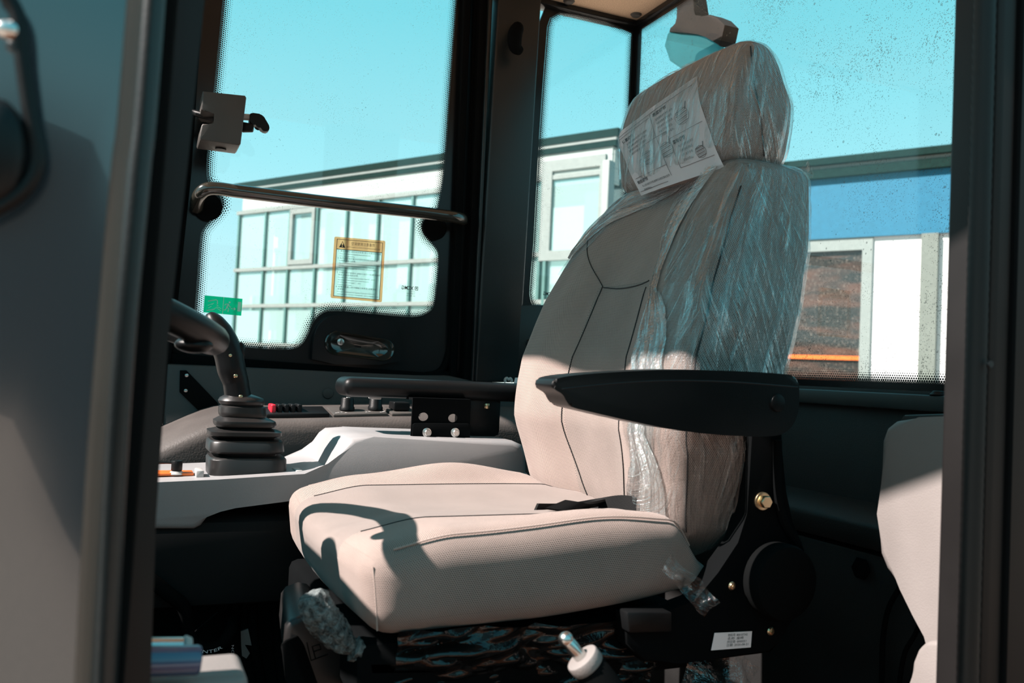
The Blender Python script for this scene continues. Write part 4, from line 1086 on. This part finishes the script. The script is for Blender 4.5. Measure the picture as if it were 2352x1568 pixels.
for k, s in enumerate(L_):
    w = min(.85, .0152 * len(s.strip()) if ord(s.strip()[3 if s[0].isdigit() else 0]) < 0x3000 else .036 * len(s.strip()))
    text_bm(bm, s.strip(), mp, size=.031 if ord(s.strip()[-2]) > 0x3000 else .027, x=.085 if s[0].isdigit() else .115, y=.762 - .0385 * k, width=w)
obj('print', bm, 'print', ws, flat=True)

q = [PY(u, v, YF - .0006) for u, v in ((470, 678), (557, 686), (554, 725), (467, 717))]
gs = thing('exit_sticker', PY(512, 725, YF), 'green emergency exit sticker with running figure at the window corner', 'sticker')
mp = quadmap(q[0], q[1], q[2], q[3], (0, -.0012, 0)); mq = quadmap(q[0], q[1], q[2], q[3], (0, -.0004, 0))
bm = NB(); prism(bm, rect(mq, .0, 1, 0, 1), (0, -.0003, 0)); obj('backing', bm, 'sticker_green', gs)
bm = NB()
def bar(bm, pts, r):
    tube(bm, [mp(*p) for p in pts], r, 6)
prism(bm, rect(mp, .495, .51, .0, 1.0), (0, -.0002, 0))
prism(bm, rect(mp, .885, .975, .24, .80), (0, -.0002, 0))
bar(bm, ((.10, .68), (.30, .80), (.34, .76), (.35, .55)), .0011); bar(bm, ((.08, .12), (.24, .22), (.29, .26)), .0011)
bar(bm, ((.33, .50), (.38, .46), (.33, .40), (.37, .36), (.29, .30)), .0007)
for d in ((.12, .28, .2, .4), (.10, .42, .22, .56), (.20, .50, .26, .60), (.36, .30, .45, .18), (.38, .38, .46, .30)): bar(bm, ((d[0], d[1]), (d[2], d[3])), .0005)
prism(bm, [mp(.665 + .025 * math.cos(a), .72 + .06 * math.sin(a)) for a in [2 * PI * k / 14 for k in range(14)]], (0, -.0003, 0))
bar(bm, ((.64, .63), (.61, .45), (.60, .40)), .0020); bar(bm, ((.63, .62), (.57, .60), (.54, .52)), .0009); bar(bm, ((.65, .58), (.67, .46), (.71, .45)), .0009)
bar(bm, ((.60, .42), (.57, .26), (.52, .25)), .0011); bar(bm, ((.61, .42), (.65, .34), (.64, .16)), .0011)
bar(bm, ((.71, .36), (.80, .36)), .0009); prism(bm, [mp(.79, .46), mp(.845, .36), mp(.79, .26)], (0, -.0003, 0))
obj('pictogram', bm, 'sticker_white', gs)

# lamp outside the rear glass, seen over the headrest
XL = 1.42
lm = thing('work_lamp', PX(1600, 150, XL), 'dark brown bracketed work lamp outside the rear glass above the headrest', 'lamp')
hp_ = [(1596, 38), (1612, 37), (1628, 33), (1648, 41), (1664, 57), (1657, 90), (1652, 140), (1590, 170), (1538, 140), (1526, 104), (1537, 72), (1539, 63), (1550, 56), (1556, 40)]
bm = NB(); prism(bm, [PX(u, v, XL) for u, v in ((1526, 104), (1534, 78), (1536, 73), (1560, 74), (1600, 78), (1618, 84), (1632, 93), (1650, 104), (1652, 140), (1590, 175), (1538, 140))], (.02, 0, 0), .003); obj('lens', bm, 'lens', lm, label='teal tinted lower lens')  # slab painted as the window reflection below the lamp housing
bm = NB(); prism(bm, [PX(u, v, XL - .006) for u, v in ((1556, -30), (1588, -30), (1592, 8), (1595, 20), (1595, 38), (1612, 37), (1628, 33), (1648, 41), (1664, 57), (1657, 90), (1652, 106), (1636, 94), (1618, 84), (1600, 78), (1560, 74), (1536, 73), (1539, 63), (1552, 56), (1556, 40))], (.05, 0, 0), .004); obj('housing', bm, 'lamp_brown', lm)
bm = NB(); tube(bm, [PX(1590, 10, XL), PX(1600, -10, XL)], .003, 8); obj('wire', bm, 'rubber', lm)

# ================================================================== REAR LEFT BOX
XBx = .85
rb = [(2020, 1010), (2030, 982), (2050, 966), (2110, 958), (2240, 953), (2420, 950), (2420, 1900), (2200, 1900), (2165, 1620), (2158, 1520), (2140, 1455), (2110, 1400), (2066, 1352), (2030, 1308), (2015, 1270), (2014, 1180)]
bm = NB(); prism(bm, [PX(u, v, XBx) for u, v in rb], (XR - .06 - XBx, 0, 0), .012, 4); bx = obj('filter_box', bm, 'box_grey', None, 'tall light grey moulded box behind the doorway at right, patched with shadow', 'box')
bm = NB(); prism(bm, [PX(u, v, XBx + .03) for u, v in ((2075, 953), (2300, 946), (2300, 962), (2066, 966))], (.09, 0, 0), .002); obj('lid', bm, 'trim_grey', bx)
bm = NB(); prism(bm, [PX(u, v, XBx - .05) for u, v in ((2090, 1568), (2094, 1520), (2106, 1490), (2125, 1472), (2148, 1470), (2170, 1480), (2230, 1700), (2090, 1700))], (.045, 0, 0), .010, 4); obj('heater_duct', bm, 'box_grey', None, 'small pale grey duct corner low beside the tall grey box', 'duct')
bm = NB(); tube(bm, catmull([PX(u, v, 1.12) for u, v in ((2066, 1350), (2040, 1400), (2028, 1470), (2025, 1568), (2020, 1660))], 8), .0042, 8); obj('rear_cable', bm, 'rubber', None, 'thin black cable hanging below the tall grey box', 'cable')
bm = NB(); tube(bm, catmull([PX(u, v, 1.11) for u, v in ((2118, 1420), (2100, 1460), (2078, 1500), (2066, 1568), (2060, 1640))], 8), .0036, 8); obj('rear_cable', bm, 'rubber', None, 'second thin black cable, nearer the pale duct corner', 'cable')

# ================================================================== UNDER THE CONSOLE
def hose(name, px, r, label, n=10, text=None, mat='rubber'):
    pts = catmull([PY(*p) for p in px], n); bm = NB(); tube(bm, pts, r, 12); return obj(name, bm, mat, None, label, 'hose')
bm = NB(); box(bm, -.4, .42, 1.445, 1.70, PY(500, 1392, 1.46).z, .50, .02); obj('lower_housing', bm, 'dark_floor', None, 'plain black housing under the light grey console', 'housing')
hs = thing('hydraulic_hose', PY(470, 1490, 1.15), 'thick black hose looping under the console at lower left', 'hose')
bm = NB(); tube(bm, catmull([PY(*p) for p in ((330, 1318, 1.43), (385, 1362, 1.43), (422, 1395, 1.44), (430, 1445, 1.45), (458, 1486, 1.45), (500, 1486, 1.45), (528, 1455, 1.46), (534, 1420, 1.5), (540, 1370, 1.6))], 10), .0105, 14); obj('tube', bm, 'rubber', hs)
mp = None
def arcm(x, y):
    a = lerp(PI * 1.22, PI * 1.72, x); c = PY(482, 1440, 1.434); r = .0385 - y * .014
    return c + V((math.cos(a) * r, -.0, math.sin(a) * r))
bm = NB(); text_bm(bm, 'PAINTER', arcm, size=.5, x=.1, y=-.1, width=.8); obj('marking', bm, 'white_label', hs, flat=True)
bm = NB(); tube(bm, [PY(448, 1450, 1.43), PY(500, 1405, 1.43)], .0012, 6); obj('wire', bm, 'rubber', hs)
for k, px in enumerate((((542, 1370, 1.52), (540, 1450, 1.5), (538, 1500, 1.49), (550, 1568, 1.48), (566, 1660, 1.47)), ((580, 1370, 1.54), (582, 1470, 1.5), (600, 1568, 1.5), (612, 1660, 1.5)), ((632, 1370, 1.56), (640, 1500, 1.53), (652, 1580, 1.5), (662, 1660, 1.5)))):
    lb = ('slim black hose with pale lettering hanging beside the hose loop', 'plain black hose between the lettered hose and the seat', 'black hose nearest the suspension cover')[k]
    h = thing('cable', PY(*px[-1]), lb, 'hose'); bm = NB(); tube(bm, catmull([PY(*p) for p in px], 10), .009, 12); obj('tube', bm, 'rubber', h)
    if k == 1:
        bm = NB(); prism(bm, [PY(u, v, 1.485) for u, v in ((553, 1450), (570, 1444), (578, 1482), (562, 1480), (574, 1500), (566, 1512), (556, 1506), (554, 1482))], (0, .004, 0)); obj('paper_tag', bm, 'box_grey', h, label='torn white paper tag on the hose')
    if k == 0:
        pp = catmull([PY(u - 4, v, y - .0095) for u, v, y in px], 10)
        def vm(x, y):
            i = min(len(pp) - 2, int(x * (len(pp) - 1))); p_ = lerp(pp[i], pp[i + 1], x * (len(pp) - 1) - i); return p_ + V((y * .06, 0, 0))
        bm = NB(); text_bm(bm, 'NO.2 SAE 100R1', vm, size=.09, x=.40, y=-.02, width=.5); obj('marking', bm, 'white_label', h, flat=True)
bm = NB(); rings = []
cpts = catmull([PY(u, v, .945) for u, v in ((712, 1366), (728, 1400), (756, 1438), (792, 1476), (836, 1500), (880, 1510))], 14)
rad = lambda t: .003 + .0145 * math.sin(PI * min(1, t * 1.25 + .12)) ** .5 if t < .7 else lerp(.0135, .006, (t - .7) / .3)
for i, p in enumerate(cpts):
    t = i / (len(cpts) - 1); r = rad(t); tg = (cpts[min(i + 1, len(cpts) - 1)] - cpts[max(i - 1, 0)]).normalized(); a = tg.cross(V((0, 1, 0))).normalized(); b_ = tg.cross(a)
    rings.append([p + (a * math.cos(2 * PI * k / 36) + b_ * math.sin(2 * PI * k / 36)) * r * (1 + .28 * noise.noise(V((p.x * 60 + math.cos(2 * PI * k / 36) * 2, p.z * 60, math.sin(2 * PI * k / 36) * 2))) + .18 * noise.noise(V((p.x * 190 + 5 * math.cos(2 * PI * k / 36), p.z * 190, 5 * math.sin(2 * PI * k / 36))))) for k in range(36)])
loft(bm, rings); obj('foam_padding', bm, 'foam', seat, label='ragged grey foam bulging out under the cushion front')
# near levers at the bottom edge
A, B = PY(1300, 1468, .72), PY(1338, 1512, .715); C_ = PY(1480, 1690, .70)
lv = thing('lever', C_, 'tube lever with black grip, pale collar and bright rod tip at bottom centre', 'lever')
bm = NB(); cyl(bm, A, B, .0062, .0062, 20, .002); sphere(bm, A, .0072); obj('rod', bm, 'steel', lv)
d = (C_ - B).normalized()
bm = NB(); cyl(bm, B - d * .002, B + d * .010, .0165, .0165, 32, .002); obj('collar', bm, 'box_grey', lv)
bm = NB(); cyl(bm, B + d * .006, C_, .0155, .0155, 28, .002); obj('grip', bm, 'rubber', lv)
hn2 = thing('door_latch_bar', PY(400, 1560, .66), 'blurred round-ended metal bar and knob at the lower left doorway', 'bar')
bm = NB(); cyl(bm, PY(200, 1522, .66), PY(462, 1515, .66), .0105, .0105, 24, .003); obj('bar', bm, 'blue_metal', hn2)
bm = NB(); cyl(bm, PY(200, 1490, .68), PY(430, 1487, .68), .0075, .0075, 20, .002); obj('rod', bm, 'steel', hn2)
bm = NB(); cyl(bm, PY(418, 1488, .68), PY(440, 1488, .68), .009, .008, 20, .002); obj('end_cap', bm, 'white_plastic', hn2)
bm = NB(); rbox(bm, PY(400, 1572, .70), (.05, .03, .012), .008, (3, 3, 2)); obj('foot_pad', bm, 'box_grey', hn2)

# ================================================================== OUTSIDE
AD = V((-.506, .863, 0)).normalized(); ND = V((-AD.y, AD.x, 0)); ND = V((-.863, -.506, 0)).normalized()
def facade(D):
    p0 = CAM + F0 * D
    def S(u, v):
        p = PP(u, v, p0, ND); return -(p - p0).dot(AD), p.z
    def B3(s, z, d=0): return V((p0.x, p0.y, 0)) - AD * s + V((0, 0, z)) + ND * d
    def fb(bm, s0, s1, z0, z1, d0, d1, bevel=0): prism(bm, [B3(s0, z0, d0), B3(s1, z0, d0), B3(s1, z1, d0), B3(s0, z1, d0)], ND * (d1 - d0), bevel)
    return S, B3, fb
GZ = -1.5
S, B3, fb = facade(20.0)
bA = thing('office_building', B3(S(900, 600)[0], GZ), 'pale two storey office building with a grid of large greenish windows', 'building')
s0 = S(541, 700)[0]; s1 = S(1404, 400)[0]
zr = S(800, 388)[1]; zA_ = S(800, 461)[1]; zB_ = S(800, 607)[1]; zC_ = S(800, 699)[1]; zD_ = S(640, 792)[1]
sL = S(556, 470)[0]
bm = NB(); fb(bm, sL, s1, zA_, zr - .05, -.25, -.02); obj('siding', bm, 'b_siding', bA)
bm = NB(); fb(bm, sL - .4, s1 + .15, zr - .13, zr + .04, -.4, .05); fb(bm, sL - .3, s1 + .1, zr - .33, zr - .20, -.3, .02); obj('roof_edge', bm, 'b_dark', bA)
bm = NB(); fb(bm, sL - .3, s1 + .1, zr - .20, zr - .13, -.3, .03); obj('gutter', bm, 'b_frame', bA)
bm = NB(); fb(bm, s0, s1, GZ, zA_, -3.2, -3.0); fb(bm, s0, s1, zC_ - .1, zC_ + .35, -3.0, -.5); fb(bm, s0, s1, GZ, zD_ - .25, -.3, -.05); obj('wall', bm, 'b_back', bA)
cols = [545, 606, 662, 724, 792, 864, 942, 1030, 1128, 1238]
ss = [S(u, 560)[0] for u in cols]
# interior white columns
for i in range(len(ss) - 1):
    a, b_ = ss[i], ss[i + 1]; m = NB(); fb(m, lerp(a, b_, .35), lerp(a, b_, .62), zD_ - .2, zA_, -1.3, -1.0); obj('inner_column', m, 'b_white', bA)
for i in range(len(ss)):
    a = ss[i]; m = NB(); fb(m, a - .035, a + .035, zD_ - .3, zA_, -.14, 0); obj('mullion', m, 'b_mull', bA)
for z in (zA_, zB_, zC_, zD_):
    m = NB(); fb(m, ss[0] - .1, s1, z - .05, z + .05, -.14, .015); obj('transom', m, 'b_frame', bA)
lv_ = [zD_, zC_, zB_, zA_]
for r in range(3):
    for i in range(len(ss) - 1):
        m = NB(); fb(m, ss[i] + .035, ss[i + 1] - .035, lv_[r] + .05, lv_[r + 1] - .05, -.08, -.06); w_ = obj('window', m, 'glass_far', bA)
        if r == 2 and i == 2:
            m = NB(); a, b_, c0, c1 = ss[i] + .05, ss[i + 1] - .05, lv_[r] + .07, lv_[r + 1] - .07
            plate(m, [B3(a, c0, .04), B3(b_, c0, .04), B3(b_, c1, .04), B3(a, c1, .04)], [[B3(a + .12, c0 + .14, .04), B3(b_ - .12, c0 + .14, .04), B3(b_ - .12, c1 - .14, .04), B3(a + .12, c1 - .14, .04)]], ND * -.10); obj('sash', m, 'b_frame', w_)
# right end bay seen through the second side window
e0, e1_, zt2, zb2 = S(1262, 480)[0], S(1380, 480)[0], S(1320, 388)[1], S(1300, 576)[1]
m = NB(); plate(m, [B3(S(1243, 480)[0], zb2 - .2, .03), B3(e1_ + .08, zb2 - .2, .03), B3(e1_ + .08, zt2 + .25, .03), B3(S(1243, 480)[0], zt2 + .25, .03)], [[B3(e0 + .05, zb2 + .02, .03), B3(e1_ - .05, zb2 + .02, .03), B3(e1_ - .05, zt2, .03), B3(e0 + .05, zt2, .03)]], ND * -.1); obj('window_surround', m, 'b_frame', bA)
m = NB(); fb(m, e0, e1_, zb2, zt2, -.06, -.04); obj('window', m, 'glass_far', bA)
m = NB(); fb(m, e0 + .3, e1_, zD_, zt2 - .3, -1.2, -1.0); obj('inner_column', m, 'b_white', bA)
m = NB(); fb(m, S(1249, 640)[0] - .035, S(1249, 640)[0] + .035, zD_ - .3, zb2 - .2, -.1, .02); obj('mullion', m, 'b_mull', bA)
m = NB(); fb(m, e0 - .3, s1, zD_ - .3, zb2 - .2, -.12, -.08); obj('window', m, 'glass_far', bA)
m = NB(); fb(m, e1_ + .08, e1_ + .26, GZ, S(1388, 372)[1], -.1, .16, .02); obj('corner_post', m, 'b_frame', bA)
m = NB(); fb(m, e1_ + .26, s1, zt2 - .4, zr - .4, -.3, -.05); obj('wall', m, 'b_siding', bA)

S, B3, fb = facade(27.0)
bB = thing('warehouse', B3(S(2050, 700)[0], GZ), 'white warehouse with a broad blue fascia and dark roof edge', 'building')
sa, sb = S(1396, 500)[0], S(2420, 500)[0]
z_t = S(2040, 357)[1]; z_b = S(2040, 398)[1]; z_f = S(2040, 541)[1]
bm = NB(); fb(bm, sa - 2, sb + 4, z_t - .12, z_t + .05, -.3, .25); fb(bm, sa - 2, sb + 4, z_b, z_b + .22, -.3, .16); obj('roof_edge', bm, 'b_dark', bB)
bm = NB(); fb(bm, sa - 2, sb + 4, z_b + .22, z_t - .12, -.3, .10); obj('gutter', bm, 'b_frame', bB)
bm = NB(); fb(bm, sa - 2, sb + 4, z_f, z_b, -.2, .02); obj('fascia', bm, 'b_blue', bB, label='bright blue fascia')
sw0, sw1 = S(1700, 700)[0], S(1976, 700)[0]
sm = S(2000, 700)[0]
bm = NB(); fb(bm, sm, sb + 4, GZ, z_f, -.3, -.08); fb(bm, sa - 2, sw0 - .3, GZ, z_f, -.3, -.08); obj('wall', bm, 'b_white', bB)
bm = NB(); plate(bm, [B3(sw0 - .3, GZ, -.02), B3(sm, GZ, -.02), B3(sm, z_f, -.02), B3(sw0 - .3, z_f, -.02)], [[B3(sw0, S(1900, 895)[1], -.02), B3(sw1, S(1900, 895)[1], -.02), B3(sw1, S(1930, 575)[1], -.02), B3(sw0, S(1930, 575)[1], -.02)]], ND * -.2); obj('window_frame', bm, 'b_frame', bB)
def darkglass():
    k = NT('dark brown warehouse glazing'); vec, x, y, z = k.xyz('Object')
    n = k.noise(k.comb(k.mt('MULTIPLY', x, .6), k.mt('MULTIPLY', y, .6), k.mt('MULTIPLY', z, 3.0)), 1.2, 4)
    sp = k.ramp(k.noise(vec, 26, 3, .7), .56, .70)
    c = k.mix(sp, k.mix(k.ramp(n, .4, .62), (.020, .022, .020), (.085, .045, .032)), (.22, .19, .16))
    return k.done(k.bsdf(c, .3))
M['b_darkglass'] = darkglass()
bm = NB(); fb(bm, sw0, sw1, S(1900, 895)[1], S(1930, 575)[1], -.16, -.12); obj('window', bm, 'b_darkglass', bB)
for v in (820, 876):
    bm = NB(); zz = S(1880, v)[1]; fb(bm, sw0, sw1, zz - .05, zz + .05, -.12, -.06); obj('window_bar', bm, 'orange', bB)
for (ua, ub) in ((2113, 2152), (2300, 2340)):
    bm = NB(); fb(bm, S(ua, 700)[0], S(ub, 700)[0], GZ, z_f, -.08, .06); obj('column', bm, 'b_grey', bB)
for o in list(bpy.data.objects):
    if '_o' in o: del o['_o']
